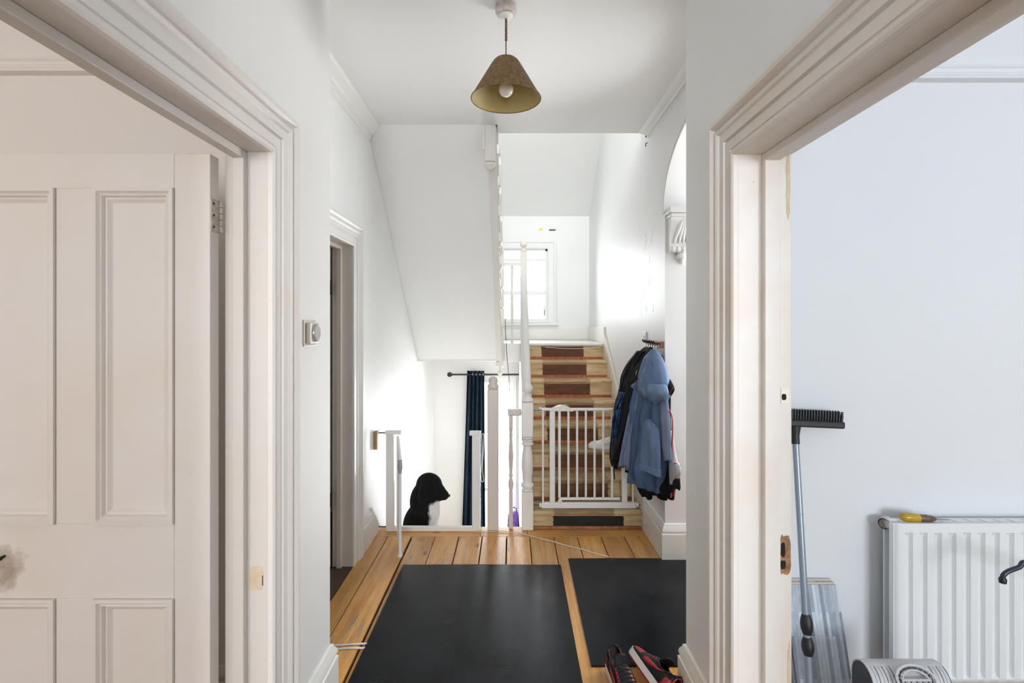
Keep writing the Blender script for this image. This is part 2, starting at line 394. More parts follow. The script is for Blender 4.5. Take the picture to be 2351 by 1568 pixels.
# ceilings
mb = MB(); mb.box(-4.3, XL, -3.72, 4.2, ZC, 3.05).box(XL, XR, -3.72, 3.5, ZC, 3.05).box(-0.10, XR, 3.5, 3.66, ZC, 3.05).box(XR, 4.3, -3.72, 3.76, ZC, 3.05)
struct('ceiling', mb, CEIL, 'flat white hallway ceiling', 'ceiling')
pr = [(YB, ZC), (4.6, 4.35), (4.6, 4.5), (YB+0.1, 2.97)]
struct('ceiling_slope', MB().prism(pr, XL, XR, lambda a, b, t: (t, a, b)), CEIL, 'sloping white ceiling above the half landing', 'ceiling')
struct('ceiling_upper', B(XL-0.12, XR+0.12, 1.95, YB+0.12, 5.3, 5.4), CEIL, 'ceiling high above the stairwell', 'ceiling')
struct('trim_1', B(XLN, XRN, 1.94, YP, 2.80, ZC), PIER, 'white beam across the hallway between the two piers', 'beam')

# floors
floor = thing('floor', (0, 0, 0), 'worn varnished pine floorboards of the hallway', 'floor', None, 'structure')
mb = MB(); mb.box(-4.3, 4.3, -3.72, YP, -0.12, -0.024).box(XL, 2.4, YP, YE, -0.12, -0.024).box(0.11, XR, YE, 5.3, -0.12, -0.024)
mb.build('floor_base', SUBFLOOR, floor)
edges = [-1.045 + 0.0, -0.874, -0.711, -0.542, -0.376, -0.211, -0.04, 0.123, 0.29, 0.456, 0.622, 0.788, 0.955, 1.12, 1.285, 1.45, 1.62, 1.79, 1.96, 2.13, 2.29]
gaps = {3: .003, 2: .012, 5: .005, 6: .006, 4: .005, 9: .003}
yend = 3.626
for i in range(len(edges) - 1):
    a, b = edges[i], edges[i+1]
    g = gaps.get(i, .003) + .001
    if a < XL: a = XL + 0.0005
    js = {7: [2.73, 2.50], 8: [1.9], 1: [1.7], 12: [2.6], 4: [1.5], 10: [2.9]}.get(i, [])
    cuts = sorted([YP+0.002 if b > XRN or a < XLN else 0.4] + [j for j in js if j > 0.5] + [yend if b < 1.0 else 3.655])
    for c0, c1 in zip(cuts[:-1], cuts[1:]):
        dz = random.uniform(-0.0012, 0.0)
        B(a + g, b - 0.001, c0 + 0.001, c1 - 0.0015, -0.022, dz).build('floorboard', BOARD, floor, bevel=0.0022)
# cross boards along the stair head
B(XL, -0.226, yend + .002, YE + 0.02, -0.022, -0.0005).build('floorboard', pine('floor_pine_cross', (0.80, 0.45, 0.155), (0.64, 0.315, 0.085), (0.40, 0.165, 0.04), 0.4, 0.36, 'X'), floor, bevel=0.003)
FX = bpy.data.materials['floor_pine_cross']
B(-0.224, 0.11, yend + .002, YE + 0.02, -0.022, -0.001).build('floorboard', FX, floor, bevel=0.003)
B(0.112, XR - 0.002, yend + .002, YE + 0.02, -0.022, -0.0015).build('floorboard', FX, floor, bevel=0.003)
struct('floor_left_room', B(-4.2, XLR, -3.6, 1.98, -0.023, 0.0), ROOMFL, 'boards of the left room floor', 'floor')
struct('floor_right_room', B(XRR, 4.2, -3.6, 1.98, -0.023, 0.0), ROOMFL, 'boards of the right room floor', 'floor')
struct('floor_side_room', B(-3.2, XL - 0.001, YP, 4.1, -0.05, 0.0), CARPET, 'dark brown carpet inside the further left doorway', 'floor')
struct('floor_basement', B(XL, 0.088, 5.3, YB, ZBF-0.1, ZBF), ROOMFL, 'lower floor at the foot of the basement stairs', 'floor')
mb = MB(); mb.box(XL, XR, 5.372, YB, ZL-0.19, ZL-0.001)
struct('floor_landing', mb, STAIRW, 'white painted half landing floor', 'floor', bevel=0.004)

# ------------------------------------------------------------------ mouldings
def frame3(parent, prof, a0, a1, ztop, fn, mat, name='architrave', z0=0.0):
    """three mitred lengths round a doorway; prof = (u outward, v proud)"""
    path = lambda u: [(a0-u, z0), (a0-u, ztop+u), (a1+u, ztop+u), (a1+u, z0)]
    for s in range(3):
        r0 = [fn(*path(u)[s], v) for u, v in prof]; r1 = [fn(*path(u)[s+1], v) for u, v in prof]
        MB().loft([r0, r1]).build(name, mat, parent, smooth=30)
def frame4(parent, prof, a0, a1, z0, z1, fn, mat, name):
    path = lambda u: [(a0+u, z0+u), (a0+u, z1-u), (a1-u, z1-u), (a1-u, z0+u)]
    for s in range(4):
        r0 = [fn(*path(u)[s], v) for u, v in prof]; r1 = [fn(*path(u)[(s+1) % 4], v) for u, v in prof]
        MB().loft([r0, r1]).build(name, mat, parent, smooth=30)
ARCH = [(0,0), (0,.014), (.006,.019), (.014,.019), (.019,.012), (.022,.012), (.024,.016), (.052,.016), (.054,.012), (.057,.012), (.060,.022), (.088,.022), (.092,.029), (.100,.033), (.108,.029), (.112,.024), (.116,.034), (.121,.042), (.133,.043), (.138,.038), (.138,0)]
SKIRT = [(0,0), (.026,0), (.026,.150), (.020,.154), (.020,.160), (.024,.166), (.022,.180), (.012,.196), (.010,.205), (0,.21)]
def skirt(name, pts, label, mat=TRIM, prof=SKIRT, zs=1.0):
    """skirting swept along a plan polyline, proud to the right-hand side of travel"""
    mb = MB(); P = [Vector((p[0], p[1])) for p in pts]; rings = []
    for i, p in enumerate(P):
        def nrm(a, b): d = (b - a).normalized(); return Vector((d.y, -d.x))
        if i == 0: n = nrm(P[0], P[1])
        elif i == len(P)-1: n = nrm(P[-2], P[-1])
        else:
            n1, n2 = nrm(P[i-1], P[i]), nrm(P[i], P[i+1]); n = n1 + n2; n = n / n.dot(n1)
        rings.append([(p.x + n.x*a, p.y + n.y*a, b*zs) for a, b in prof])
    mb.loft(rings)
    return struct(name, mb, mat, label, 'skirting board', smooth=30)

# right doorway
t1 = thing('trim_2', (XRN, 1.6, 0), 'stepped cream door surround of the right doorway, paint worn to wood', 'door frame', None, 'structure')
RY0, RY1, RZ = 0.675, 1.594, 2.022
frame3(t1, ARCH, RY0, RY1, RZ, lambda a, z, v: (XRN - v, a, z), OLDTRIMR)
def lining(par, xa, xb, y0, y1, zt, mat, stop):
    B(xa, xb, y1, y1+0.02, 0, zt+0.02).build('jamb', mat, par, bevel=.002)
    B(xa, xb, y0-0.02, y0, 0, zt+0.02).build('jamb', mat, par, bevel=.002)
    B(xa, xb, y0, y1, zt, zt+0.02).build('head_lining', mat, par, bevel=.002)
    s0, s1 = stop
    B(s0, s1, y1-0.024, y1, 0, zt).build('door_stop', mat, par, bevel=.003)
    B(s0, s1, y0, y0+0.024, 0, zt).build('door_stop', mat, par, bevel=.003)
    B(s0, s1, y0+0.024, y1-0.024, zt-0.024, zt).build('door_stop', mat, par, bevel=.003)
lining(t1, XRN, XRR, RY0, RY1, RZ, OLDTRIMR, (0.772, 0.82))
# worn strip, strike plate and torn lock mortice on the far jamb
def jag(cx, cz, hw, hh, n, amp, seed):
    rr = random.Random(seed)
    return [(cx + hw*math.copysign(abs(math.cos(2*PI*i/n))**0.5, math.cos(2*PI*i/n))*(1+rr.uniform(-amp, amp)),
             cz + hh*math.copysign(abs(math.sin(2*PI*i/n))**0.6, math.sin(2*PI*i/n))*(1+rr.uniform(-amp, amp))) for i in range(n)]
def patch(name, prof, yf, th, mat, par):
    MB().prism(prof, yf, yf-th, lambda a, b, t: (a, t, b)).build(name, mat, par)
patch('bare_wood', jag(0.846, 0.782, 0.017, 0.062, 26, .10, 3), RY1, .0016, RAWWOOD, t1)
patch('mortice_hole', jag(0.838, 0.80, 0.007, 0.022, 14, .15, 4), RY1-.0016, .0008, HOLE, t1)
patch('mortice_hole', jag(0.838, 0.752, 0.008, 0.014, 14, .15, 5), RY1-.0016, .0008, HOLE, t1)
patch('bare_wood', jag(0.855, 1.93, 0.006, 0.09, 24, .25, 6), RY1, .0012, FILLER, t1)
patch('bare_wood', jag(0.858, 0.36, 0.006, 0.13, 24, .3, 8), RY1, .0012, FILLER, t1)
B(0.832, 0.858, RY1-.002, RY1, 1.252, 1.298).build('strike_plate', CREAM, t1, bevel=.0006)
patch('mortice_hole', jag(0.841, 1.272, 0.007, 0.0095, 14, .05, 9), RY1-.002, .0008, HOLE, t1)
for k, (z, h) in enumerate([(1.245, .012), (1.13, .012), (1.10, .016), (0.78, .012), (0.66, .010)]):
    B(XRN-.0155, XRN-.012, RY1+.001, RY1+.007, z-h/2, z+h/2).build('paint_chip', RAWWOOD, t1, bevel=.001)
skirt('baseboard_right', [(XRN, 1.735), (XRN, YP), (XRN+0.28, YP)][::-1], 'white moulded skirting round the near right pier', CREAM)

# left doorway
t2 = thing('trim_3', (XLN, 1.55, 0), 'stepped off-white door surround of the left doorway, beside the dimmer switch', 'door frame', None, 'structure')
LY0, LY1, LZ = 0.685, 1.542, 2.012
frame3(t2, ARCH, LY0, LY1, LZ, lambda a, z, v: (XLN + v, a, z), OLDTRIM)
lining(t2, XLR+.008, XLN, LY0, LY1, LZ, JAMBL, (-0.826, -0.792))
patch('bare_filler', jag(-0.765, 0.735, 0.021, 0.037, 22, .12, 12), LY1, .001, FILLER, t2)
B(-0.7475, -0.7455, LY1-.002, LY1-.001, 0.715, 0.745).build('paint_chip', HOLE, t2)
skirt('baseboard_right_room', [(XRR, 1.98), (4.2, 1.98)], 'white skirting along the right room wall under the radiator', TRIM, zs=.85)
skirt('baseboard_left_room', [(-4.2, 1.98), (XLR, 1.98)], 'white skirting along the left room wall behind the open door', OLDTRIM, zs=.9)
skirt('baseboard_left', [(XLN, 1.69), (XLN, YP), (XLN-0.253, YP)], 'white moulded skirting round the near left pier', TRIM)

# further left doorway
t3 = thing('trim_4', (XL, 3.2, 0), 'white architrave of the further doorway on the left hallway wall', 'door frame', None, 'structure')
frame3(t3, ARCH, DY0+.02, DY1-.02, DZ-.02, lambda a, z, v: (XL + v*0.8, a, z), TRIM)
TAUPEW = painted('reveal_paint_taupe', (0.70, 0.645, 0.60), (0.62, 0.52, 0.42), 0.4, 0.3)
lining(t3, XL-0.122, XL, DY0+.02, DY1-.02, DZ-.02, TAUPEW, (-1.075, -1.045))
d3 = thing('door_2', (XL-.13, 3.12, 0), 'door standing open inside the further left doorway', 'door', None, 'structure')
B(-1.86, -1.112, 3.118, 3.160, 0.01, DZ-.03).build('leaf', CREAM, d3, bevel=.003)
for z in (1.72, 0.42):
    B(-1.1118, -1.1095, 3.122, 3.158, z-.045, z+.045).build('hinge', DARKMET, d3)
skirt('baseboard_left_hall', [(XL, 3.31), (XL, 3.54)], 'white skirting on the left hallway wall beside the basement gate', TRIM, zs=1.07)
mb = MB(); prof = [(3.54, 0.0), (3.54, .225), (3.56, .225), (3.80, -.02), (5.45, -1.26), (5.45, -1.44), (3.80, -.2)]
mb.prism(prof, XL, XL+0.022, lambda a, b, t: (t, a, b))
struct('trim_5', mb, STAIRW, 'white string board sloping down the left wall of the basement stairs', 'string board', bevel=.002)

# arch bead + corbel on the pier of the right arch
bead = [(0,0), (0,.010), (.008,.015), (.016,.010), (.018,.004), (.028,.004), (.030,.009), (.036,.009), (.038,0)]
rings = []
for i in range(N+1):
    th = PI*i/N; c, s = math.cos(th), math.sin(th)
    nx, nz = c/AA, s/AB; L = math.hypot(nx, nz); nx /= L; nz /= L
    y0, z0 = AC + AA*c, AZ + AB*s
    rings.append([(XR - v, max(YP+.001, y0 + nx*u), z0 + nz*u) for u, v in bead])
struct('trim_6', MB().loft(rings), TRIM, 'moulded bead following the edge of the right arch', 'moulding', smooth=30)
cb = thing('corbel', (1.06, AC+AA, 1.9), 'carved white plaster corbel with acanthus leaf under the arch', 'corbel')
YR = AC + AA
ax0, ax1 = 0.988, 1.16
B(ax0-.014, ax1+.014, YR-.11, YR, 2.185, 2.222).build('abacus', TRIM, cb, bevel=.006, seg=3)
B(ax0-.006, ax1+.006, YR-.095, YR, 2.160, 2.185).build('abacus_bead', TRIM, cb, bevel=.008, seg=3)
sp = [(0, 2.16), (-.088, 2.16), (-.090, 2.13), (-.075, 2.10), (-.055, 2.06), (-.044, 2.02), (-.046, 1.99), (-.058, 1.975), (-.058, 1.955), (-.04, 1.945), (0, 1.945)]
MB().prism(sp, ax0, ax1, lambda a, b, t: (t, YR + a, b)).build('bracket_body', TRIM, cb, smooth=40)
mid = (ax0+ax1)/2
for k, (dx, tilt) in enumerate([(-.045, -.35), (-.02, -.15), (0, 0), (.02, .15), (.045, .35)]):
    pts = [(mid + dx*0.4 + tilt*(2.03-z)*0.0 + dx*((2.14-z)/.12)*0.8, YR + yo - .006, z) for z, yo in ((2.14, -.088), (2.11, -.08), (2.07, -.058), (2.03, -.045), (2.0, -.044))]
    MB().tube(pts, [.004, .013, .014, .011, .003], 8).build('leaf', TRIM, cb, smooth=60)
for i in range(5):
    MB().lathe([(.0, 0), (.016, .003), (.019, .012), (.016, .024), (0, .028)], (ax0 + .008 + i*.033, YR-.052, 1.965), (1,0,0), 14).build('bead', TRIM, cb, smooth=60)
MB().lathe([(0,0), (.034,.006), (.042,.02), (.030,.04), (.018,.05)], (mid, YR-.02, 1.90), (0,0,1), 18).build('drop', TRIM, cb, smooth=60)
MB().lathe([(0,0), (.016,.008), (.020,.02), (.010,.034)], (mid, YR-.02, 1.872), (0,0,1), 14).build('drop_tip', TRIM, cb, smooth=60)

# cornices
COR = [(0,0), (.085,0), (.085,-.012), (.074,-.016), (.066,-.030), (.050,-.048), (.030,-.058), (.028,-.070), (.022,-.078), (.022,-.088), (.012,-.094), (.010,-.108), (.016,-.114), (.016,-.126), (0,-.138)]
struct('trim_7', MB().prism(COR, YP, 3.52, lambda a, b, t: (XL + a, t, ZC + b)), TRIM, 'plaster cornice along the left hallway wall', 'cornice', smooth=30)
struct('trim_8', MB().prism(COR, YP, 3.645, lambda a, b, t: (XR - a, t, ZC + b*.30)), TRIM, 'plaster cornice along the right hallway wall above the arch', 'cornice', smooth=30)
RAIL = [(0,0), (.030,.004), (.034,.014), (.026,.020), (.026,.026), (.018,.032), (.018,.046), (.024,.050), (.022,.060), (0,.064)]
struct('trim_9', MB().prism(RAIL, -4.2, XLR, lambda a, b, t: (t, 1.98 - a, 2.452 + b)), ROOML, 'picture rail on the left room wall', 'picture rail', smooth=30)
struct('trim_10', MB().prism(RAIL, XRR, 4.2, lambda a, b, t: (t, 1.98 - a, 2.425 + b)), ROOMR, 'picture rail on the right room wall', 'picture rail', smooth=30)
# pier skirting beyond the arch, up the stair
skirt('baseboard_right_hall', [(XR+0.29, YR), (XR, YR), (XR, 3.72)][::-1], 'tall white skirting wrapping the pier below the coats', TRIM, zs=1.08)

# ------------------------------------------------------------------ open panelled door (left)
door = thing('door_1', (-0.872, 1.51, 0), 'off-white four-panel door standing open, hand-stained around its lock', 'door', None, 'structure')
YD0, YD1 = 1.487, 1.532
xh, xl = -0.872, -1.70
st = [(-0.976, xh), (xl, -1.58)]
for a, b in st: B(a, b, YD0, YD1, 0.008, 1.990).build('stile', DOORP, door, bevel=.0025)
for z0, z1 in ((1.89, 1.990), (.705, .92), (.008, .25)):
    B(-1.58, -0.976, YD0, YD1, z0, z1).build('rail', DOORP, door, bevel=.0015)
PM = [(0, 0), (0, .009), (.010, .010), (.014, .004), (.0165, .001), (.021, .003), (.0245, -.003), (.026, -.007), (.030, -.008), (.034, -.012), (.040, -.0165), (.040, -.022), (0, -.022)]
for z0, z1 in ((.92, 1.89), (.25, .705)):
    B(-1.318, -1.205, YD0, YD1, z0, z1).build('muntin', DOORP, door, bevel=.0015)
    for a, b in ((-1.205, -0.976), (-1.58, -1.318)):
        B(a+.001, b-.001, YD0+.0165, YD1-.013, z0+.001, z1-.001).build('panel', DOORP, door)
        frame4(door, PM, a, b, z0, z1, lambda x, z, v: (x, YD0 - v, z), DOORP, 'panel_moulding')
for z in (1.815, 0.30):
    h = B(xh, xh+.0025, YD0+.002, YD1-.003, z-.048, z+.048).build('hinge', HINGEM, door)
    for dz in (-.034, 0, .034):
        MB().lathe([(.0035, 0), (.0035, .0008)], (xh+.0025, YD0+.014, z+dz), (1,0,0), 10).build('screw', HOLE, h)
    for k in range(5):
        MB().lathe([(.0055, 0), (.0055, .0165)], (xh+.007, YD1-.002, z-.046+k*.0186), (0,0,1), 10).build('knuckle', HINGEM, h, smooth=40)
# keyhole and grime round the missing handle
def stain_mat():
    m, t, p = nt('door_hand_grime'); p.inputs['Roughness'].default_value = 0.5
    v = coords(t); n = noise(t, v, 22, 4)
    t.links.new(ramp(t, n, [(0.35, (0.72, 0.66, 0.60)), (0.6, (0.60, 0.51, 0.42)), (0.75, (0.46, 0.37, 0.28))]), p.inputs['Base Color'])
    # soft ragged edge: coverage falls off from the patch centre
    tc = nd(t, 'ShaderNodeTexCoord'); sub = nd(t, 'ShaderNodeVectorMath', operation='SUBTRACT'); t.links.new(tc.outputs['Object'], sub.inputs[0])
    sub.inputs[1].default_value = (-0.585, YD0 - 1.51, 0.80)
    sc = nd(t, 'ShaderNodeVectorMath', operation='MULTIPLY'); t.links.new(sub.outputs[0], sc.inputs[0]); sc.inputs[1].default_value = (7.0, 0, 6.8)
    ln = nd(t, 'ShaderNodeVectorMath', operation='LENGTH'); t.links.new(sc.outputs[0], ln.inputs[0])
    ad = nd(t, 'ShaderNodeMath', operation='MULTIPLY_ADD'); t.links.new(noise(t, v, 13, 5, .6), ad.inputs[0]); ad.inputs[1].default_value = 1.1; t.links.new(ln.outputs['Value'], ad.inputs[2])
    t.links.new(ramp(t, ad.outputs[0], [(0.45, (.9,)*3), (1.0, (0,0,0))]), p.inputs['Alpha'])
    return m
MB().prism([(-1.60, .71), (-1.31, .71), (-1.31, .915), (-1.60, .915)], YD0-.0003, YD0-.0006, lambda a, b, t: (a, t, b)).build('hand_grime', stain_mat(), door)
MB().tube([(-1.490, YD0-.0008, .815), (-1.478, YD0-.0008, .820), (-1.462, YD0-.0008, .829)], [.003, .006, .003], 8).build('keyhole', HOLE, door)

# ------------------------------------------------------------------ landing window
w1 = thing('window_1', (0.12, YB, WZ0), 'white sash window on the half landing, blown out by daylight', 'window', None, 'structure')
frame3(w1, [(0,0), (0,.012), (.02,.02), (.07,.02), (.08,.03), (.10,.03), (.10,0)], WX0, WX1, WZ1, lambda a, z, v: (a, YB - v, z), WINW, 'casing', WZ0-.05)
B(WX0-.12, WX1+.13, YB-.05, YB+.02, WZ0-.075, WZ0-.05).build('window_sill', WINW, w1, bevel=.004)
B(WX0-.001, WX1+.001, YB-.010, YB+.1, WZ0-.049, WZ0+.005).build('frame_bottom', WINW, w1, bevel=.003)
for a, b in ((WX0, WX0+.03), (WX1-.03, WX1)): B(a, b, YB+.02, YB+.1, WZ0, WZ1).build('frame_side', WINW, w1, bevel=.003)
B(WX0, WX1, YB+.02, YB+.1, WZ1-.03, WZ1).build('frame_top', WINW, w1, bevel=.003)
for z, h in ((2.30, .035), (2.045, .010), (1.885, .055)): B(WX0+.03, WX1-.03, YB+.035, YB+.07, z-h/2, z+h/2).build('glazing_bar', WINW, w1, bevel=.003)
B(WX1-.05, WX1-.03, YB+.03, YB+.06, WZ0+.04, WZ0+.17).build('sash_edge', WINW, w1)
B(WX1-.045, WX1-.04, YB+.02, YB+.035, WZ0+.05, WZ0+.12).build('window_latch', DARKMET, w1)
for z0, z1 in ((WZ0+.005, 1.86), (1.9125, 2.2825), (2.3175, WZ1-.03)):
    B(WX0+.03, WX1-.03, YB+.05, YB+.054, z0, z1).build('pane', GLASS, w1)
# garden door with glass, below the landing
g1 = thing('door_3', (-0.2, YB, ZBF), 'tall glazed garden door below the landing beside the navy curtain', 'door', None, 'structure')
for a, b in ((GX0, GX0+.05), (GX1-.04, GX1)): B(a, b, YB+.01, YB+.08, ZBF, GZ1).build('stile', WINW, g1, bevel=.003)
for z0, z1 in ((GZ1-.05, GZ1), (-.62, -.585), (ZBF, ZBF+.12)): B(GX0+.05, GX1-.04, YB+.01, YB+.08, z0, z1).build('rail', WINW, g1, bevel=.003)
for z0, z1 in ((-.585, GZ1-.05), (ZBF+.12, -.62)): B(GX0+.05, GX1-.04, YB+.04, YB+.045, z0, z1).build('pane', GLASS, g1)
frame3(g1, [(0,0), (0,.012), (.03,.02), (.04,.02), (.04,0)], GX0, GX1-.045, GZ1, lambda a, z, v: (a, YB - v, z), WINW, 'casing', ZBF)
# windows of the front rooms, front door: frames and panes
for i, (a, b, z0, z1) in enumerate(((-3.5, -1.7, 0.8, 2.4), (1.95, 3.85, 0.8, 2.4), (-0.5, 0.5, 0.0, 2.55))):
    f1 = thing('window_%d' % (i+2) if i < 2 else 'door_4', ((a+b)/2, -3.66, z0), ['front window of the left room', 'front window of the right room', 'glazed front door behind the viewer'][i], 'window' if i < 2 else 'door', None, 'structure')
    for p, q in ((a, a+.06), ((a+b)/2-.025, (a+b)/2+.025), (b-.06, b)): B(p, q, -3.70, -3.64, z0, z1).build('frame_side', TRIM, f1)
    for p, q in ((z0, z0+.07), ((z0+z1)/2-.025, (z0+z1)/2+.025), (z1-.06, z1)): B(a+.06, b-.06, -3.695, -3.645, p, q).build('frame_bar', TRIM, f1)
    B(a+.06, b-.06, -3.672, -3.668, z0+.07, z1-.06).build('pane', GLASS, f1)
# landing skirting
for nm, bx, lb in (('baseboard_landing', (XL, XR, YB-.022, YB, ZL, ZL+.135), 'white skirting below the landing window'), ('baseboard_landing_side', (XR-.022, XR, 5.36, YB-.022, ZL, ZL+.17), 'white skirting on the stair wall beside the landing')):
    struct(nm, B(*bx), STAIRW, lb, 'skirting board', bevel=.005)

# ------------------------------------------------------------------ lower flight
def turned(z0, z1, kind):
    """radius profile of a turned length between two heights"""
    L = z1 - z0
    P = {'newel': [(.0,.040),(.01,.044),(.03,.044),(.045,.036),(.075,.036),(.085,.045),(.11,.047),(.14,.047),(.165,.036),(.18,.034),(.25,.036),(.45,.043),(.62,.042),(.78,.034),(.86,.030),(.88,.030),(.895,.044),(.915,.046),(.935,.040),(.95,.034),(.97,.044),(1,.044)],
         'baluster': [(0,.014),(.04,.016),(.06,.011),(.1,.010),(.25,.012),(.45,.015),(.52,.013),(.56,.010),(.58,.016),(.62,.016),(.64,.010),(.72,.011),(.9,.012),(.93,.016),(1,.015)]}[kind]
    return [(r, z0 + u*L) for u, r in P]
def ball(r, zc, neck):
    pts = [(neck, zc - r*1.75), (neck*1.15, zc - r*1.6), (neck*.72, zc - r*1.35), (neck*.66, zc - r*1.05)]
    a0 = math.asin(min(1, neck*.66/r))
    for i in range(11):
        a = a0 + (PI - a0)*i/10; pts.append((max(0.0005, r*math.sin(a)), zc - r*math.cos(a)))
    return pts

GO, RS = 0.23, 0.1655
fl = thing('stair_flight', (0.53, YE, 0), 'bare wooden lower stair flight with dark runner stripe and white newel', 'stairs')
SX0, SX1 = 0.112, 0.947
nosY = lambda k: 5.35 - GO*(8-k)
nosZ = lambda k: 0.134 + RS*(k-1)
for k in range(1, 9):
    y, z = nosY(k), nosZ(k); zb = 0 if k == 1 else nosZ(k-1)
    if k < 8:
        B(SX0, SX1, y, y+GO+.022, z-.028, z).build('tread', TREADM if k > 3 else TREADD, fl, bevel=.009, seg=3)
    else:
        B(SX0, SX1, y, y+.06, z-.028, z).build('tread', STAIRW, fl, bevel=.009, seg=3)
    B(SX0, SX1, y+.020, y+.036, zb, z-.028).build('riser', RISERM if k > 1 else RISERB, fl)
    B(SX0, SX1, y+.010, y+.022, z-.040, z-.028).build('scotia', TREADM if k > 3 else TREADD, fl, bevel=.004)
    if k >= 1:
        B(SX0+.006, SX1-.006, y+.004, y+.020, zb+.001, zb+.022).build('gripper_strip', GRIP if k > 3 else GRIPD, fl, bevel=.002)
# wall string and outer string
slope = RS/GO
def strg(x0, x1, up, dn, name, mat, ya, yb):
    za = nosZ(1) + (ya - nosY(1))*slope; zb_ = nosZ(1) + (yb - nosY(1))*slope
    pr = [(ya, max(0.0, za-dn)), (ya, za+up), (yb, zb_+up), (yb, zb_-dn)]
    if za - dn < 0: pr.insert(0, (ya + (dn-za)/slope, 0.0))
    return MB().prism(pr, x0, x1, lambda a, b, t: (t, a, b)).build(name, mat, fl, bevel=.003)
strg(SX1, XR-.001, .105, .20, 'wall_string', CREAM, 3.70, 5.36)
strg(.088, SX0, .05, .20, 'outer_string', STAIRW, 3.80, 5.36)
# bottom newel
nx, ny = 0.112, 3.765
hw = .0425
B(nx-hw, nx+hw, ny-hw, ny+hw, 0, .275).build('newel_base', STAIRW, fl, bevel=.006)
MB().lathe(turned(.275, .655, 'newel'), (nx, ny, 0), n=28).build('newel_turning', STAIRW, fl, smooth=50)
MB().lathe([(.036,.0),(.044,.004),(.044,.014),(.030,.02)], (nx, ny, .655), n=24).build('newel_ring', STAIRW, fl, smooth=50)
B(nx-hw, nx+hw, ny-hw, ny+hw, .672, .925).build('newel_block', STAIRW, fl, bevel=.008, seg=3)
MB().lathe([(hw*.95, .925), (.047, .935), (.040, .948)] + ball(.041, 1.022, .030)[1:], (nx, ny, 0), n=28).build('newel_ball', STAIRW, fl, smooth=60)
B(nx+hw, nx+hw+.06, ny-.006, ny+.006, .862, .869).build('gate_bolt', DARKMET, fl)
# top newel on the landing
tx, ty = 0.122, 5.40
B(tx-.034, tx+.034, ty-.034, ty+.034, ZL-.19, 2.245).build('newel_post', STAIRW, fl, bevel=.008)
MB().lathe([(.03, 2.245), (.034, 2.255)] + ball(.036, 2.325, .022)[1:], (tx, ty, 0), n=24).build('newel_ball', CREAM, fl, smooth=60)
# handrail
ya, yb, za, zb_ = ny+hw-.01, ty-.03, .90, 1.985
pr = [(-.032, 0), (-.034, .03), (-.025, .052), (0, .06), (.025, .052), (.034, .03), (.032, 0)]
MB().loft([[(nx+.003 + a, ya, za + b - .03) for a, b in pr], [(tx-.003 + a, yb, zb_ + b - .03) for a, b in pr]]).build('handrail', STAIRW, fl, smooth=50)
for k in range(1, 8):
    for f_ in (0.3, 0.8):
        y = nosY(k) + GO*f_
        if y < ny + .10 or y > ty - .1: continue
        zr = za - .03 + (zb_-za)*(y-ya)/(yb-ya); zs = nosZ(1) + (y - nosY(1))*slope + .05
        MB().lathe(turned(zs, zr, 'baluster'), (.115, y, 0), n=12).build('baluster', STAIRW, fl, smooth=50)

# ------------------------------------------------------------------ upper flight (we see its soffit)
uf = thing('upper_stair_flight', (-0.55, 5.4, ZL), 'white upper stair flight seen from below with smooth sloping soffit', 'stairs')
UXR = -0.112
UN = 10; UG, UR = 0.19, 0.18
un = lambda k: (5.30 - UG*k, ZL + .01 + UR*(k+1))
so = MB().prism([(3.50, 2.85), (5.40, 1.10), (5.40, 1.13), (3.50, 2.885)], XL+.001, UXR-.035, lambda a, b, t: (t, a, b))
so.build('soffit', plain('soffit_paint', (0.87, 0.875, 0.87), 0.7, var=0.03, vs=1.4, bmp=0.06, bs=12), uf)
zig = []
for k in range(UN):
    y, z = un(k)
    zig += [(y-.02, z-UR-.02 if k else ZL-.19), (y-.02, z-.022)]
yl, zl_ = un(UN-1)
low = [(3.50, 2.85-.012), (5.40, 1.10-.012)]
poly = [(5.40, 1.088), (5.40, ZL)] + [(5.30-.02, ZL)] + zig[1:] + [(3.56, zl_-.022), (3.50, 2.838)]
MB().prism(poly, UXR-.035, UXR, lambda a, b, t: (t, a, b)).build('cut_string', STAIRW, uf)
MB().prism([(3.52, 2.850), (5.40, 1.118), (5.40, 1.083), (3.52, 2.815)], UXR-.052, UXR+.006, lambda a, b, t: (t, a, b)).build('string_bead', STAIRW, uf, bevel=.004)
for k in range(UN):
    y, z = un(k)
    B(XL+.002, UXR+.028, y-UG-.02, y, z-.022, z).build('tread', STAIRW, uf, bevel=.006)
    B(XL+.002, UXR-.036, y-.032, y-.018, z-UR, z-.022).build('riser', STAIRW, uf)
    # carved bracket under each tread end
    MB().prism([(y-.02, z-.022), (y-UG+.01, z-.022), (y-UG+.03, z-.05), (y-.09, z-.055), (y-.05, z-.09), (y-.025, z-.12)], UXR, UXR+.012, lambda a, b, t: (t, a, b)).build('bracket', STAIRW, uf, bevel=.003)
    for f_ in ((.05, .14) if k < UN-1 else ()):
        yy = y - f_; zr = z + .80 + (f_/UG)*UR*.9
        MB().lathe(turned(z, zr, 'baluster'), (UXR-.018, yy, 0), n=10).build('baluster', STAIRW, uf, smooth=50)
y0_, z0_ = un(0); y1_, z1_ = un(UN-1)
MB().loft([[(UXR-.018 + a, y0_+.08, z0_+.74 + b) for a, b in pr], [(UXR-.018 + a, y1_, z1_+.80 + b) for a, b in pr]]).build('handrail', STAIRW, uf, smooth=50)
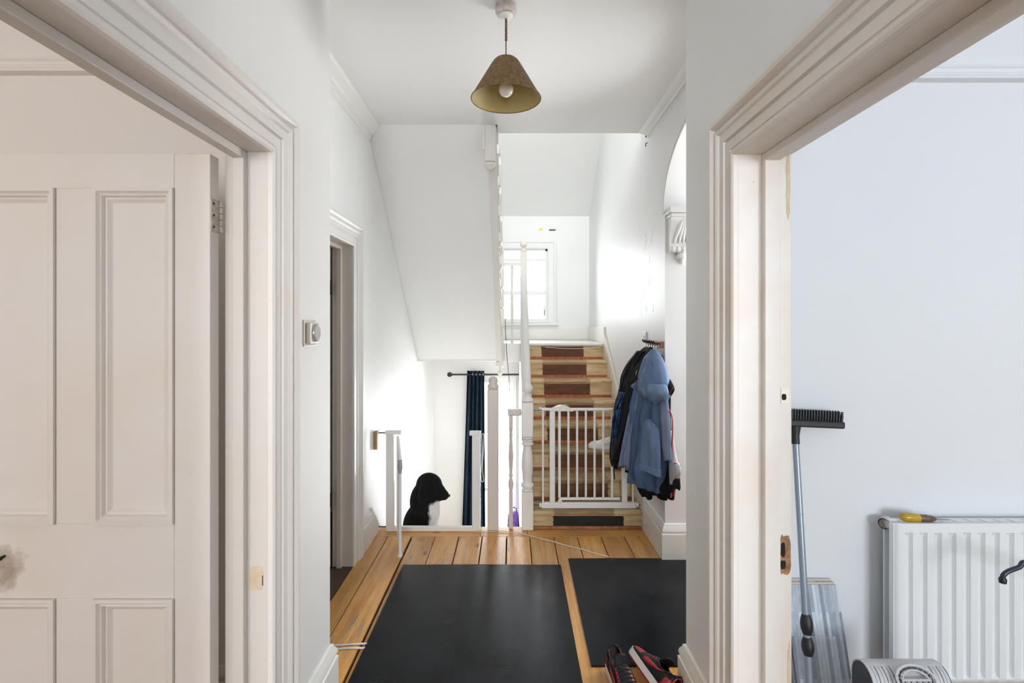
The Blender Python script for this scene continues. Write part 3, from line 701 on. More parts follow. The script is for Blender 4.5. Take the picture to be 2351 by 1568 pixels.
# landing newel with drop, top newel with drop
ux, uy = -0.127, 5.425
B(ux-.044, ux+.044, uy-.044, uy+.044, 1.045, 2.30).build('newel_post', STAIRW, uf, bevel=.007)
MB().lathe([(.040, 1.045), (.022, 1.02), (.010, 1.008), (.012, 1.004), (.030, .99), (.032, .98), (.022, .958), (.002, .95)], (ux, uy, 0), n=20).build('newel_drop', STAIRW, uf, smooth=50)
B(ux-.04, ux-.006, uy-.047, uy-.044, 1.098, 1.108).build('screw_slot', DARKMET, uf)
MB().lathe([(.03, 2.30)] + ball(.036, 2.38, .022)[1:], (ux, uy, 0), n=20).build('newel_ball', STAIRW, uf, smooth=60)
B(-0.184, -0.112, 3.505, 3.58, 2.605, 2.848).build('newel_post', STAIRW, uf, bevel=.004)
MB().lathe([(.018, 2.605), (.038, 2.600), (.042, 2.588), (.036, 2.578), (.020, 2.568), (.004, 2.560)], (-.152, 3.54, 0), n=22).build('newel_drop', STAIRW, uf, smooth=50)
B(-0.198, -0.186, 3.49, 3.503, 2.68, 2.848).build('edge_strip', STAIRW, uf, bevel=.003)
# guard between the two newels on the landing
gr = thing('landing_guard', (0, 5.41, ZL), 'short white balustrade on the landing edge in front of the window', 'balustrade')
MB().prism([(-.025, 0), (-.028, .025), (0, .04), (.028, .025), (.025, 0)], ux+.045, tx-.035, lambda a, b, t: (t, 5.41 + a, 2.10 + b)).build('handrail', STAIRW, gr, smooth=50)
MB().lathe(turned(ZL, 2.10, 'baluster'), (0.0, 5.41, 0), n=14).build('baluster', STAIRW, gr, smooth=50)
struct('trim_11', B(-.08, .087, 5.352, 5.371, 1.10, ZL-.004), STAIRW, 'white fascia board on the front edge of the half landing', 'fascia', bevel=.003)

# ------------------------------------------------------------------ basement flight + its newel and guard
bf = thing('basement_flight', (-0.45, YE, ZBF), 'white basement stairs dropping behind the open gate', 'stairs')
for k in range(8):
    z = -.18*(k+1); y = YE + .24*k
    B(XL+.024, .086, y+.001, y+.262, z-.028, z).build('tread', CREAM, bf, bevel=.006)
    B(XL+.024, .086, y+.001, y+.016, z, z+.152 if k else z+.155).build('riser', CREAM, bf)
np_ = thing('newel_post', (-.138, 3.755, 0), 'plain taupe painted newel post right of the open gate', 'newel')
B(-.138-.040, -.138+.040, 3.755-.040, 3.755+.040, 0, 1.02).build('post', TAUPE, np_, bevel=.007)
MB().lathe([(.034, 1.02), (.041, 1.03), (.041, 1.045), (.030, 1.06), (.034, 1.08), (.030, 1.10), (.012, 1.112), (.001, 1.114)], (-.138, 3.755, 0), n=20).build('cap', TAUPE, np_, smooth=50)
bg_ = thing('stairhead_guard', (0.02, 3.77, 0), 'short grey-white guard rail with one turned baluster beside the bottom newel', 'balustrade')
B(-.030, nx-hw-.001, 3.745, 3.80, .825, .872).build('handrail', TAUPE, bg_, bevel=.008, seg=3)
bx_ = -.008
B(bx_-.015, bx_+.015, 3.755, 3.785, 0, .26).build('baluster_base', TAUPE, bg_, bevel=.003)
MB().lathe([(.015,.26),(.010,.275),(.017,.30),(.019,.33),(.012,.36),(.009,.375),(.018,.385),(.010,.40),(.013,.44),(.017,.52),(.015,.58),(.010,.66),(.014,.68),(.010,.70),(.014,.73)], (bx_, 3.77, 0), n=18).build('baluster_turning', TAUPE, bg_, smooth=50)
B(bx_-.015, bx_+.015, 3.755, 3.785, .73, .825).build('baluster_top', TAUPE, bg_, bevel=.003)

# ------------------------------------------------------------------ stair gate (closed) on the first step
sg = thing('safety_gate', (.56, 3.80, .134), 'closed white barred safety gate across the foot of the wooden stairs', 'gate')
GY = 3.80
X = lambda px: (px - CX)*GY/F
zt, zb0 = .872, .136
def bar(px, w_, z0, z1, name, par=sg, dy=.007):
    B(X(px)-w_/2, X(px)+w_/2, GY-dy, GY+dy, z0, z1).build(name, GATEW, par, bevel=min(.005, w_*.3), seg=3)
B(X(1243), X(1460), GY-.013, GY+.013, .136, .180).build('base_rail', GATEW, sg, bevel=.005)
MB().tube([(X(1240), GY, .864), (X(1430), GY, .864)], .0115, 12).build('top_rail', GATEW, sg, smooth=50)
bar(1246.5, .014, .18, .856, 'side_bar'); bar(1268, .040, .18, .86, 'gate_post', dy=.013); bar(1433.5, .040, .18, .86, 'gate_post', dy=.013); bar(1453, .014, .18, .80, 'side_bar')
leaf = B(X(1283), X(1424), GY-.010, GY+.010, .196, .214).build('gate_leaf', GATEW, sg, bevel=.004)
for px in (1284.5, 1305, 1325, 1345, 1365, 1385, 1405):
    bar(px, .016 if px > 1290 else .020, .214, .856, 'gate_bar', leaf)
hp = [(X(1262) + u*(X(1316)-X(1262)), .852 + v) for u, v in ((0,0), (.06,.018), (.25,.034), (.45,.044), (.65,.044), (.85,.026), (1,.006), (1,0))]
hnd = MB().prism(hp, GY-.020, GY+.020, lambda a, b, t: (a, t, b)).build('latch_handle', plain('gate_latch_cream', (.74, .72, .66), .35), sg, bevel=.006, seg=3)
MB().prism([(X(1285), .888), (X(1292), .898), (X(1300), .899), (X(1307), .889), (X(1302), .893), (X(1290), .893)], GY-.017, GY+.006, lambda a, b, t: (a, t, b)).build('latch_button', GREYPL, hnd)
for z in (.157, .864):
    for a, b in ((nx+hw+.001, X(1241)), (X(1460), XR-.028)):
        if z > .5 and a > .5: continue
        sp_ = MB().tube([(a, GY, z), (b, GY, z)], .004, 8).build('spindle', DARKMET, sg)
    MB().lathe([(.015, 0), (.017, .004), (.017, .014), (.012, .018)], (X(1240)-.006, GY, z), (1,0,0), 14).build('tension_wheel', CREAM, sg, smooth=40)
MB().lathe([(.015, 0), (.017, .004), (.017, .014), (.012, .018)], (X(1460), GY, .157), (1,0,0), 14).build('tension_wheel', CREAM, sg, smooth=40)
B(X(1281), X(1290), GY-.016, GY+.012, .176, .197).build('pivot', CREAM, leaf, bevel=.004)

# ------------------------------------------------------------------ open gate at the basement stairs
og = thing('open_safety_gate', (-.55, 3.72, 0), 'white safety gate frame with its leaf swung open, at the basement stairs', 'gate')
OY = 3.72; XO = lambda px: (px - CX)*OY/F
B(XO(887), XO(905), OY-.014, OY+.014, .0, .722).build('frame_post', GATEW, og, bevel=.004)
B(XO(1084), XO(1103), OY-.014, OY+.014, .0, .70).build('frame_post', GATEW, og, bevel=.004)
B(XO(1078), XO(1104), OY-.018, OY+.018, .69, .722).build('post_cap', GATEW, og, bevel=.004)
B(XO(905), XO(1084), OY-.014, OY+.014, .001, .034).build('threshold_bar', GATEW, og, bevel=.003)
B(XO(885), XO(922), OY-.017, OY+.017, .698, .724).build('hinge_arm', GATEW, og, bevel=.004)
# leaf edge-on: hinge (hx,OY) -> free end toward the viewer
hv = Vector((XO(915.5), OY-.03, 0)); fv = Vector((-.689, 3.17, 0)); dv = (fv - hv).normalized(); pv = Vector((-dv.y, dv.x, 0))
L_ = (fv - hv).length
def lbox(u0, u1, th, z0, z1): 
    c = hv + dv*(u0+u1)/2; c.z = (z0+z1)/2
    return MB().obox(c, dv, pv, (0,0,1), (u1-u0)/2, th/2, (z1-z0)/2)
lf = lbox(0, L_, .018, .055, .073).build('gate_leaf', GATEW, og, bevel=.003)
lbox(0, L_-.01, .018, .672, .692).build('leaf_top_rail', GATEW, lf, bevel=.003)
for i in range(8):
    u = .012 + i*(L_-.024)/7
    c = hv + dv*u
    MB().lathe([(.0075 if i not in (0, 7) else .010, .073), (.0075 if i not in (0, 7) else .010, .672)], (c.x, c.y, 0), n=10).build('gate_bar', GATEW, lf, smooth=40)
MB().tube([(*(hv + dv*(L_-.015)).xy, .70), (*(hv + dv*(L_-.01)).xy, .672), (*(hv + dv*(L_-.006)).xy, .63)], [.007, .013, .011], 12).build('latch', GATEW, lf, smooth=50)
MB().tube([(*(hv + dv*(L_-.004)).xy, .66), (*(hv + dv*(L_-.002)).xy, .61), (*(hv + dv*(L_-.001)).xy, .575)], [.012, .016, .009], 12).build('latch_grip', GREYPL, lf, smooth=50)
c = hv + dv*(L_-.03)
MB().lathe([(.016, 0), (.018, .004), (.016, .012)], (c.x, c.y, .052), (0,0,1), 14).build('foot_catch', GATEW, lf, smooth=40)
MB().tube([(XO(868), OY, .708), (XO(886), OY, .708)], .0045, 8).build('spindle', DARKMET, og)
MB().tube([(XL+.023, OY, .03), (XO(888), OY, .03)], .0045, 8).build('spindle', DARKMET, og)
MB().tube([(XO(1104), OY, .70), (XO(1114), OY, .70)], .0045, 8).build('spindle', STEEL, og)
wb = B(XL+.001, XL+.026, 3.66, 3.705, .60, .728).build('wood_block', OAK, None, bevel=.002, loc=(XL, 3.68, .60)); tag(wb, 'small brown wood block fixed to the left wall beside the open gate', 'wood block')
# cord looped over the gate post
lc = MB().tube([(XO(1106)+.005*math.sin(i*.9)+ (0 if i < 9 else .012), OY-.024, .70 - .34*math.sin(min(i, 16-i)/8*PI/2)) for i in range(17)], .0035, 6).build('cord_loop', WHITEPL, None, smooth=60, loc=(XO(1106), OY, .4)); tag(lc, 'white cord loop hanging beside the right gate post', 'cord')

# ------------------------------------------------------------------ curtain and pole
cp = thing('curtain_pole', (-.2, 6.42, .86), 'dark metal curtain pole with ball finial above the garden door', 'curtain pole')
MB().tube([(-.74, 6.42, .86), (.085, 6.42, .86)], .011, 12).build('pole', DARKMET, cp, smooth=50)
MB().lathe([(.011, 0), (.016, .004), (.014, .010)] + [(max(.0005, .031*math.sin(a)), .040 - .031*math.cos(a)) for a in [.4 + i*(PI-.4)/9 for i in range(10)]], (-.738, 6.42, .86), (-1,0,0), 20).build('finial', DARKMET, cp, smooth=60)
MB().tube([(-.66, 6.42, .86), (-.66, YB, .86)], .007, 8).build('bracket', DARKMET, cp)
rows = []
for i in range(31):
    u = i/30; z = .905 - u*2.30; r = []
    hwid = .105 + .045*u; cxm = -.452 - .03*u
    for j in range(81):
        s = j/80; fr = 4.5
        r.append((cxm + hwid*(2*s-1), 6.42 + (.030+.010*u)*math.sin(2*PI*fr*s + .5*math.sin(3*u)) + .006*math.sin(17*s+5*u), z))
    rows.append(r)
cu = thing('curtain', (-.45, 6.42, -1.4), 'dark navy eyelet curtain drawn to the left of the garden door', 'curtain')
MB().grid(rows).build('drape', CURT, cu, smooth=180, solid=.003)
for s in (.12, .30, .52, .74, .93):
    MB().lathe([(.017, -.003), (.023, -.003), (.023, .003), (.017, .003)], (-.452 + .105*(2*s-1), 6.42, .862), (1, .25, 0), 18, caps=False).build('eyelet', STEEL, cu, smooth=40)

# purple bag below, seen between the newels
pb = thing('purple_bag', (.02, 6.05, ZBF), 'purple patterned bag standing on the lower floor between the newels', 'bag')
PURP = plain('purple_print', (.17, .08, .40), .6, var=.6, vs=26)
rings = [[(.015 + .075*r*math.copysign(abs(math.cos(a))**.6, math.cos(a)), 6.05 + .10*r*math.copysign(abs(math.sin(a))**.6, math.sin(a)), z) for a in [2*PI*i/24 for i in range(24)]] for z, r in ((ZBF, .9), (ZBF+.02, 1), (-1.1, 1.0), (-.85, .95), (-.74, .85), (-.70, .55))]
MB().loft(rings).build('bag_body', PURP, pb, smooth=60)
MB().tube([(-.02, 6.0, -.72), (-.01, 6.0, -.66), (.02, 6.0, -.645), (.05, 6.0, -.66), (.06, 6.0, -.72)], .006, 8).build('bag_handle', BLACKPL, pb, smooth=60)

# thin black cable hanging past the landing
ca = MB().tube([(-.07, 5.32, 1.60), (-.068, 5.30, 1.45), (-.055, 5.28, 1.2), (-.035, 5.26, .98), (-.02, 5.25, .80)], .003, 6).build('hanging_cable', BLACKPL, None, smooth=60, loc=(-.07, 5.32, 1.6)); tag(ca, 'thin black cable hanging from the upper stair string', 'cable')
ca = MB().tube([at(1252 + i*9.5, 797 + 3.5*math.sin(i/14*PI) - (0 if i < 12 else (i-12)*1.2), 5.335) for i in range(15)], .003, 6).build('stair_cable', WHITEPL, None, smooth=60, loc=tuple(at(1320, 799, 5.335))); tag(ca, 'white cable sagging across the top stair riser', 'cable')

# ------------------------------------------------------------------ pendant lamp
PX, PY = -.0255, 2.19
pl = thing('pendant_lamp', (PX, PY, ZC), 'brown cone pendant lamp hanging unlit from the hallway ceiling', 'lamp')
MB().lathe([(.046, 2.85), (.046, 2.822), (.040, 2.812), (.030, 2.810)], (PX, PY, 0), n=28).build('ceiling_rose', plain('old_rose', (.62, .56, .52), .4, var=.25, vs=50), pl, smooth=40)
MB().lathe([(.028, 2.811), (.030, 2.806), (.020, 2.798), (.008, 2.795)], (PX, PY, 0), n=24).build('rose_cap', WHITEPL, pl, smooth=50)
CORD = plain('fabric_flex', (.19, .10, .05), .8, var=.5, vs=90)
MB().tube([(PX, PY, 2.80 - i*.0045) for i in range(41)], .0026, 8).build('flex', CORD, pl)
for ph in (0, PI):
    MB().tube([(PX + .0035*math.cos(i*.75+ph), PY + .0035*math.sin(i*.75+ph), 2.797 - i*.0022) for i in range(44)], .0026, 6).build('twisted_cord', CORD, pl, smooth=60)
SH = plain('shade_brown_weave', (.20, .118, .052), .85, var=.45, vs=70, bmp=.6, bs=130)
SHI = plain('shade_lining_olive', (.42, .315, .115), .6, var=.12, vs=14)
prof = [(.030, 2.624), (.044, 2.621), (.054, 2.612), (.064, 2.597), (.148, 2.454)]
MB().lathe(prof, (PX, PY, 0), n=48, caps=False).build('shade', SH, pl, smooth=50)
MB().lathe([(r-.002, z-.0025) for r, z in prof[:-1]] + [(.1465, 2.4542)], (PX, PY, 0), n=48, caps=False).build('shade_lining', SHI, pl, smooth=50)
ring = [(PX + .148*math.cos(a), PY + .148*math.sin(a), 2.4535) for a in [2*PI*i/48 for i in range(49)]]
MB().tube(ring, .0022, 6).build('rim', SH, pl, smooth=60)
MB().lathe([(.004, 2.628), (.019, 2.617), (.019, 2.567), (.016, 2.542)], (PX, PY, 0), n=20).build('lamp_holder', WHITEPL, pl, smooth=40)
MB().lathe([(.014, 2.552), (.016, 2.532)] + [(max(.0006, .0315*math.sin(a)), 2.494 + .0315*math.cos(a)) for a in [.62 + i*(PI-.62)/10 for i in range(11)]], (PX, PY, 0), n=24).build('bulb', plain('bulb_opal', (.78, .74, .72), .12), pl, smooth=60)

# ------------------------------------------------------------------ dimmer switch on the left pier
dm = thing('dimmer_switch', (XLN, 1.855, 1.465), 'square clear-edged dimmer switch with round knob on the left pier', 'switch')
DMB = plain('dimmer_plate', (.62, .58, .53), .25, var=.1)
B(XLN, XLN+.006, 1.80, 1.905, 1.418, 1.512).build('back_plate', DMB, dm, bevel=.002)
B(XLN+.006, XLN+.024, 1.812, 1.893, 1.428, 1.502).build('switch_body', DMB, dm, bevel=.004)
MB().lathe([(.029, 0), (.029, .006), (.026, .010), (.0, .010)], (XLN+.024, 1.852, 1.465), (1,0,0), 28).build('knob', plain('dimmer_knob', (.50, .50, .49), .2, metal=.4), dm, smooth=40)
MB().lathe([(.030, 0), (.032, 0), (.032, .004), (.030, .004)], (XLN+.024, 1.852, 1.465), (1,0,0), 28, caps=False).build('knob_ring', GREYPL, dm, smooth=40)

# ------------------------------------------------------------------ landing wall odds
ys_ = MB().prism([(-.030, -.012), (.030, -.012), (.0, .024)], YB, YB-.002, lambda a, b, t: (at(1241.5, 0, YB).x + a, t, at(0, 527, YB).z + b)).build('yellow_sticker', plain('yellow_paper', (.80, .66, .10), .6), None, loc=tuple(at(1241, 527, YB))); tag(ys_, 'small yellow triangle sticker above the landing window', 'sticker')
p_ = at(1268, 528, YB); vs_ = B(p_.x-.042, p_.x+.042, YB-.006, YB, p_.z-.009, p_.z+.009).build('wall_slot', DARKMET, None, bevel=.002, loc=tuple(p_)); tag(vs_, 'small dark slot on the wall above the landing window', 'vent')
hk = MB().tube([(XR, 3.70, 2.795), (XR-.012, 3.70, 2.795), (XR-.016, 3.70, 2.78), (XR-.012, 3.70, 2.77)], .003, 8).build('wall_hook', DARKMET, None, smooth=50, loc=(XR, 3.70, 2.79)); tag(hk, 'tiny dark hook high on the stair wall under the cornice', 'hook')

# ------------------------------------------------------------------ rubber mats
def wavy_mat(name, x0, x1, y0, y1, rot, label, cat, seed):
    rr = random.Random(seed); n = 26; m = 20; top = []; th = .006
    for i in range(n+1):
        row = []
        for j in range(m+1):
            u, v = i/n, j/m
            z = th + .0012*math.sin(5*u + 3*v + seed) * math.sin(4*v + seed) + .0007*math.sin(7*v+4*u)
            row.append((x0 + (x1-x0)*v + rot*(u-.5)*(y1-y0), y0 + (y1-y0)*u, z))
        top.append(row)
    mb = MB(); mb.grid(top)
    bot = [[(x, y, .0004) for x, y, z in r] for r in top]; mb.grid(bot)
    ring = top[0] + [r[-1] for r in top[1:]] + top[-1][-2::-1] + [r[0] for r in top[-2:0:-1]]
    mb.loft([ring, [(x, y, .0004) for x, y, z in ring]], True, False, False)
    o = mb.build(name, MAT, None, smooth=40, loc=((x0+x1)/2, (y0+y1)/2, 0))
    return tag(o, label, cat)
wavy_mat('rubber_mat', -.682, .294, 1.25, 3.189, .008, 'large black rubber mat lying along the middle of the hallway', 'mat', 1)
wavy_mat('rubber_mat', .352, 1.12, 2.246, 3.274, .012, 'smaller black rubber mat at the right, under the coats and arch', 'mat', 4)

# cables on the floor
pts = [at(1103 + 10*math.cos(a), 1221 + 4*math.sin(a), 3.68) for a in [i*.6 for i in range(12)]]
pts = [Vector((p.x, 3.69 + (i % 5)*.004, .004)) for i, p in enumerate(pts)]
pts += [Vector((x, y, .004)) for x, y in ((-.16, 3.70), (-.10, 3.705), (-.04, 3.70), (.04, 3.68), (.10, 3.64), (.18, 3.585), (.28, 3.53), (.36, 3.465), (.46, 3.41), (.54, 3.345), (.62, 3.292))]
o = MB().tube(pts, .0035, 6).build('floor_cable', plain('cable_cream', (.66, .56, .46), .5), None, smooth=60, loc=(.1, 3.6, 0)); tag(o, 'pale cable trailing from the newels to the smaller mat', 'cable')
for k, (ya, yb, lb) in enumerate(((2.386, 2.40, 'upper white cable from the left pier to the large mat'), (2.352, 2.372, 'lower white cable from the left pier to the large mat'))):
    pts = [(-.962 + (.285)*i/8, ya + (yb-ya)*i/8 + .004*math.sin(i*1.1+k), .0045) for i in range(9)]
    o = MB().tube(pts, .0042, 6).build('mat_cable', WHITEPL, None, smooth=60, loc=(-.8, 2.38, 0)); tag(o, lb, 'cable')

# ------------------------------------------------------------------ coat rack, switch, coats
rk = thing('coat_rack', (XR, 3.48, 1.36), 'red-brown wooden peg rail with dark hooks on the stair wall', 'coat rack')
B(XR-.018, XR, 3.305, 3.665, 1.343, 1.383).build('rail', REDWOOD, rk, bevel=.003)
for y in (3.34, 3.395, 3.45, 3.505, 3.56, 3.615):
    h = MB().tube([(XR-.018, y, 1.368), (XR-.035, y, 1.366), (XR-.052, y, 1.372), (XR-.060, y, 1.386)], [.006, .005, .005, .006], 8).build('hook', DARKMET, rk, smooth=60)
    MB().tube([(XR-.018, y, 1.352), (XR-.030, y, 1.344), (XR-.040, y, 1.348)], [.005, .004, .005], 8).build('hook_tip', STEEL, h, smooth=60)
sw = thing('light_switch', (XR, 3.755, 1.40), 'white light switch on the stair wall left of the coat rack', 'switch')
B(XR-.012, XR, 3.712, 3.798, 1.352, 1.438).build('switch_plate', WHITEPL, sw, bevel=.003)
B(XR-.018, XR-.012, 3.745, 3.765, 1.38, 1.41).build('rocker', WHITEPL, sw, bevel=.002)

def depth(px): return 3.44 + (1490-px)*.0020 if px < 1490 else 3.44 - (px-1490)*.0058
def cm(ts, k):
    """Catmull-Rom through tuples"""
    out = []
    for i in range(len(ts)-1):
        p0, p1, p2, p3 = ts[max(i-1, 0)], ts[i], ts[i+1], ts[min(i+2, len(ts)-1)]
        for j in range(k):
            u = j/k
            out.append(tuple(.5*((2*b) + (c-a)*u + (2*a-5*b+4*c-d)*u*u + (3*b-a-3*c+d)*u**3) for a, b, c, d in zip(p0, p1, p2, p3)))
    out.append(tuple(ts[-1])); return out
def drape(rows, dy, fold, freq, seed, n=56, k=5, back=.35, twist=.6):
    """rows of (py, left px, right px, thickness): a hanging tube of cloth with folds"""
    rr = random.Random(seed); ph = [rr.uniform(0, 6.28) for _ in range(6)]; rings = []
    R = cm(rows, k)
    for i, (py, l, r, t) in enumerate(R):
        u = i/(len(R)-1)
        a = at(l, py, depth(l) + dy); b = at(r, py, depth(r) + dy)
        c = (a + b)/2; h = (b - a)/2; z = c.z
        hv_ = Vector((h.x, h.y, 0)); d = hv_.normalized(); v = Vector((d.y, -d.x, 0))
        ring = []
        for j in range(n):
            th = 2*PI*j/n; cs, sn = math.cos(th), math.sin(th)
            q1 = 1 - 2*abs(math.sin(.5*(freq*th + ph[0] + twist*u*3))); q2 = 1 - 2*abs(math.sin(.5*(freq*1.73*th + ph[1] - twist*u*4 + 1.2*math.sin(7*u))))
            f_ = 1.5*fold*(.3 + .7*min(1, u*2.2))*(q1*.6 + q2*.45 + .45*math.sin(freq*.6*th + 9*u + ph[2]))
            wr = .45*fold*math.sin(26*u + 5*th + ph[3])*math.sin(3*th + 11*u + ph[4])
            tt = t*(1 if sn > 0 else back)
            e = 1 + (.0 if abs(cs) > .985 else 0)
            p = c + hv_*cs*e + v*(tt*math.copysign(abs(sn)**.8, sn) + (f_ + wr)*abs(sn)*(1 if sn > 0 else .15))
            p.z = z + (a.z - b.z)*.5*(-cs)*0 + .006*math.sin(3*th + ph[5])*u
            ring.append(p)
        rings.append(ring)
    return rings
def cloth(name, rings, mat, par, cap0=True, cap1=False, solid=.003):
    return MB().loft(rings, True, cap0, cap1).build(name, mat, par, smooth=180, solid=solid)

hk_ = lambda i: (XR-.05, 3.34 + .055*i, 1.36)
# dark jacket hanging lowest, at the back
dj = thing('dark_jacket', (.93, 3.40, 1.33), 'plain black jacket hanging lowest behind the blue one', 'coat')
cloth('body', drape([(812, 1494, 1508, .02), (860, 1486, 1519, .05), (960, 1462, 1522, .07), (1060, 1456, 1527, .08), (1110, 1470, 1532, .075), (1133, 1488, 1530, .06)], .035, .014, 7, 21), BLACKCL, dj)
cloth('sleeve', drape([(960, 1452, 1478, .03), (1040, 1440, 1466, .03), (1085, 1436, 1462, .03)], .0, .006, 5, 22), BLACKCL, dj)
cloth('hem_flap', drape([(1090, 1470, 1500, .03), (1115, 1462, 1499, .03), (1142, 1478, 1497, .025)], -.02, .008, 5, 23), BLACKCL, dj)
# black padded coat
bc = thing('black_coat', (.93, 3.5, 1.35), 'black padded coat with shiny blue lining hanging nearest the stairs', 'coat')
cloth('body', drape([(797, 1483, 1497, .02), (812, 1466, 1502, .05), (850, 1444, 1505, .08), (900, 1424, 1492, .09), (960, 1411, 1478, .09), (1020, 1405, 1462, .085), (1052, 1403, 1446, .075), (1072, 1408, 1430, .05)], .05, .012, 9, 31), BLACKNY, bc)
cloth('collar', drape([(806, 1464, 1486, .05), (838, 1440, 1474, .06), (866, 1428, 1462, .06), (896, 1426, 1450, .05)], .01, .008, 6, 32), BLACKCL, bc)
cloth('lining', drape([(900, 1424, 1440, .02), (925, 1413, 1430, .03), (965, 1409, 1424, .03), (1004, 1409, 1417, .02)], -.040, .012, 6, 33), BLUELIN, bc)
cloth('front_edge', drape([(880, 1440, 1478, .04), (960, 1428, 1470, .05), (1020, 1418, 1452, .05), (1058, 1406, 1440, .045)], -.05, .010, 7, 34), BLACKCL, bc)
MB().tube([at(x, y, depth(x) - .10) for x, y in ((1412, 1060), (1409, 1080), (1411, 1100))], .004, 6).build('drawcord', BLACKCL, bc)
MB().tube([at(x, y, depth(x) - .085) for x, y in ((1463, 850), (1461, 856), (1460, 861))], [.003, .004, .002], 6).build('zip_pull', STEEL, bc)
# black/red sports jacket with grey panel, nearest the viewer
rj = thing('sports_jacket', (.95, 3.3, 1.30), 'black sports jacket with red piping and grey panel hanging nearest the arch', 'coat')
cloth('body', drape([(815, 1506, 1520, .02), (860, 1510, 1533, .04), (900, 1512, 1538, .05), (960, 1514, 1538, .05), (1040, 1514, 1545, .055), (1100, 1516, 1548, .055), (1138, 1524, 1546, .045)], .01, .008, 6, 41), BLACKCL, rj)
cloth('collar', drape([(870, 1526, 1537, .03), (888, 1528, 1547, .03), (900, 1528, 1544, .03), (915, 1528, 1533, .02)], -.02, .004, 4, 42), BLACKCL, rj)
cloth('grey_panel', drape([(990, 1538, 1543, .015), (1030, 1539, 1549, .02), (1062, 1540, 1556, .025), (1090, 1542, 1556, .025), (1112, 1543, 1552, .02)], -.015, .004, 4, 43), GREYCL, rj)
MB().tube([at(x, y, depth(min(x, 1548)) - .065) for x, y in cm([(1534, 912), (1541, 896), (1547, 890)], 4)], .003, 6).build('collar_piping', REDCL, rj)
MB().tube([at(x, y, depth(min(x, 1548)) - .062) for x, y in cm([(1536, 940), (1543, 960), (1544, 1000), (1542, 1040), (1546, 1080), (1552, 1110), (1546, 1138)], 5)], .0042, 6).build('front_piping', REDCL, rj)
cloth('pocket', drape([(1062, 1547, 1560, .02), (1080, 1548, 1562, .022), (1098, 1550, 1556, .02)], -.03, .003, 4, 44), GREYCL, rj)
MB().tube([at(x, y, depth(1552) - .06) for x, y in cm([(1548, 1063), (1555, 1064), (1563, 1069)], 4)], .0042, 6).build('pocket_piping', REDCL, rj)
cloth('hem', drape([(1095, 1550, 1560, .02), (1115, 1549, 1561, .022), (1122, 1550, 1558, .02)], -.01, .003, 4, 45), BLACKCL, rj)
MB().tube([at(x, y, depth(1545) - .05) for x, y in ((1541, 1132), (1540, 1142))], [.004, .005], 6).build('zip_toggle', REDCL, rj)
# blue hooded jacket in front
bj = thing('blue_jacket', (.93, 3.4, 1.34), 'blue hooded rain jacket hanging in front of the black coats', 'coat')
cloth('body', drape([(808, 1497, 1507, .02), (850, 1484, 1522, .05), (900, 1468, 1528, .07), (950, 1462, 1532, .08), (1010, 1458, 1534, .085), (1060, 1454, 1532, .09), (1095, 1452, 1526, .09), (1114, 1451, 1524, .085)], -.06, .024, 7, 51), BLUEJ, bj)
cloth('hood', drape([(803, 1498, 1506, .02), (822, 1492, 1515, .06), (850, 1488, 1524, .085), (880, 1486, 1529, .10), (900, 1484, 1531, .10), (914, 1492, 1526, .08), (926, 1503, 1509, .03)], -.105, .010, 5, 52, back=.6), plain('blue_hood_cloth', (0.10, 0.158, 0.275), 0.6, var=.15, vs=9, bmp=.45, bs=24, spec=.3), bj)
cloth('hood_fold', drape([(880, 1483, 1528, .06), (893, 1480, 1532, .07), (905, 1484, 1530, .07), (916, 1495, 1520, .055), (928, 1504, 1509, .02)], -.155, .006, 5, 58), plain('blue_jacket_light', (.14, .205, .335), .6, var=.08, bmp=.3, bs=24), bj)
cloth('collar', drape([(846, 1484, 1490, .02), (862, 1473, 1488, .03), (878, 1460, 1486, .03), (886, 1450, 1476, .03), (892, 1460, 1468, .02)], -.10, .006, 5, 53), BLUEG, bj)
cloth('sleeve', drape([(890, 1462, 1482, .04), (930, 1452, 1476, .045), (980, 1440, 1468, .05), (1030, 1430, 1460, .05), (1058, 1424, 1458, .05), (1072, 1422, 1454, .048)], -.10, .016, 5, 54), BLUEG, bj)
BLUES = plain('blue_sleeve_cloth', (0.118, 0.178, 0.30), 0.62, var=0.12, vs=9, bmp=0.45, bs=24, spec=0.3)
cloth('front_sleeve', drape([(960, 1477, 1502, .015), (972, 1475, 1509, .028), (1000, 1473, 1514, .034), (1030, 1471, 1516, .036), (1060, 1470, 1516, .038), (1080, 1469, 1516, .038)], -.195, .007, 5, 55), BLUES, bj)
cloth('cuff', drape([(1068, 1468, 1517, .039), (1080, 1468, 1517, .041), (1083, 1469, 1516, .039)], -.197, .004, 5, 59), BLUES, bj)
cloth('right_sleeve', drape([(905, 1516, 1531, .03), (960, 1522, 1536, .035), (1010, 1525, 1539, .035), (1056, 1528, 1541, .03)], -.085, .005, 5, 56), BLUEG, bj)
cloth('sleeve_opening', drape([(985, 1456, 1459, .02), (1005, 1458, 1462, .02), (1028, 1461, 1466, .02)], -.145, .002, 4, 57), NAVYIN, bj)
for k, px in enumerate((1478, 1486, 1494, 1512, 1521)):
    MB().tube([at(px + (px-1500)*.05*j, 925 + j*(16 if k < 3 else 12), depth(px) - .145 - .006*math.sin(j)) for j in range(6)], [.002, .006, .007, .007, .006, .002], 6).build('fold', BLUEJ if k % 2 else BLUEG, bj, smooth=60)

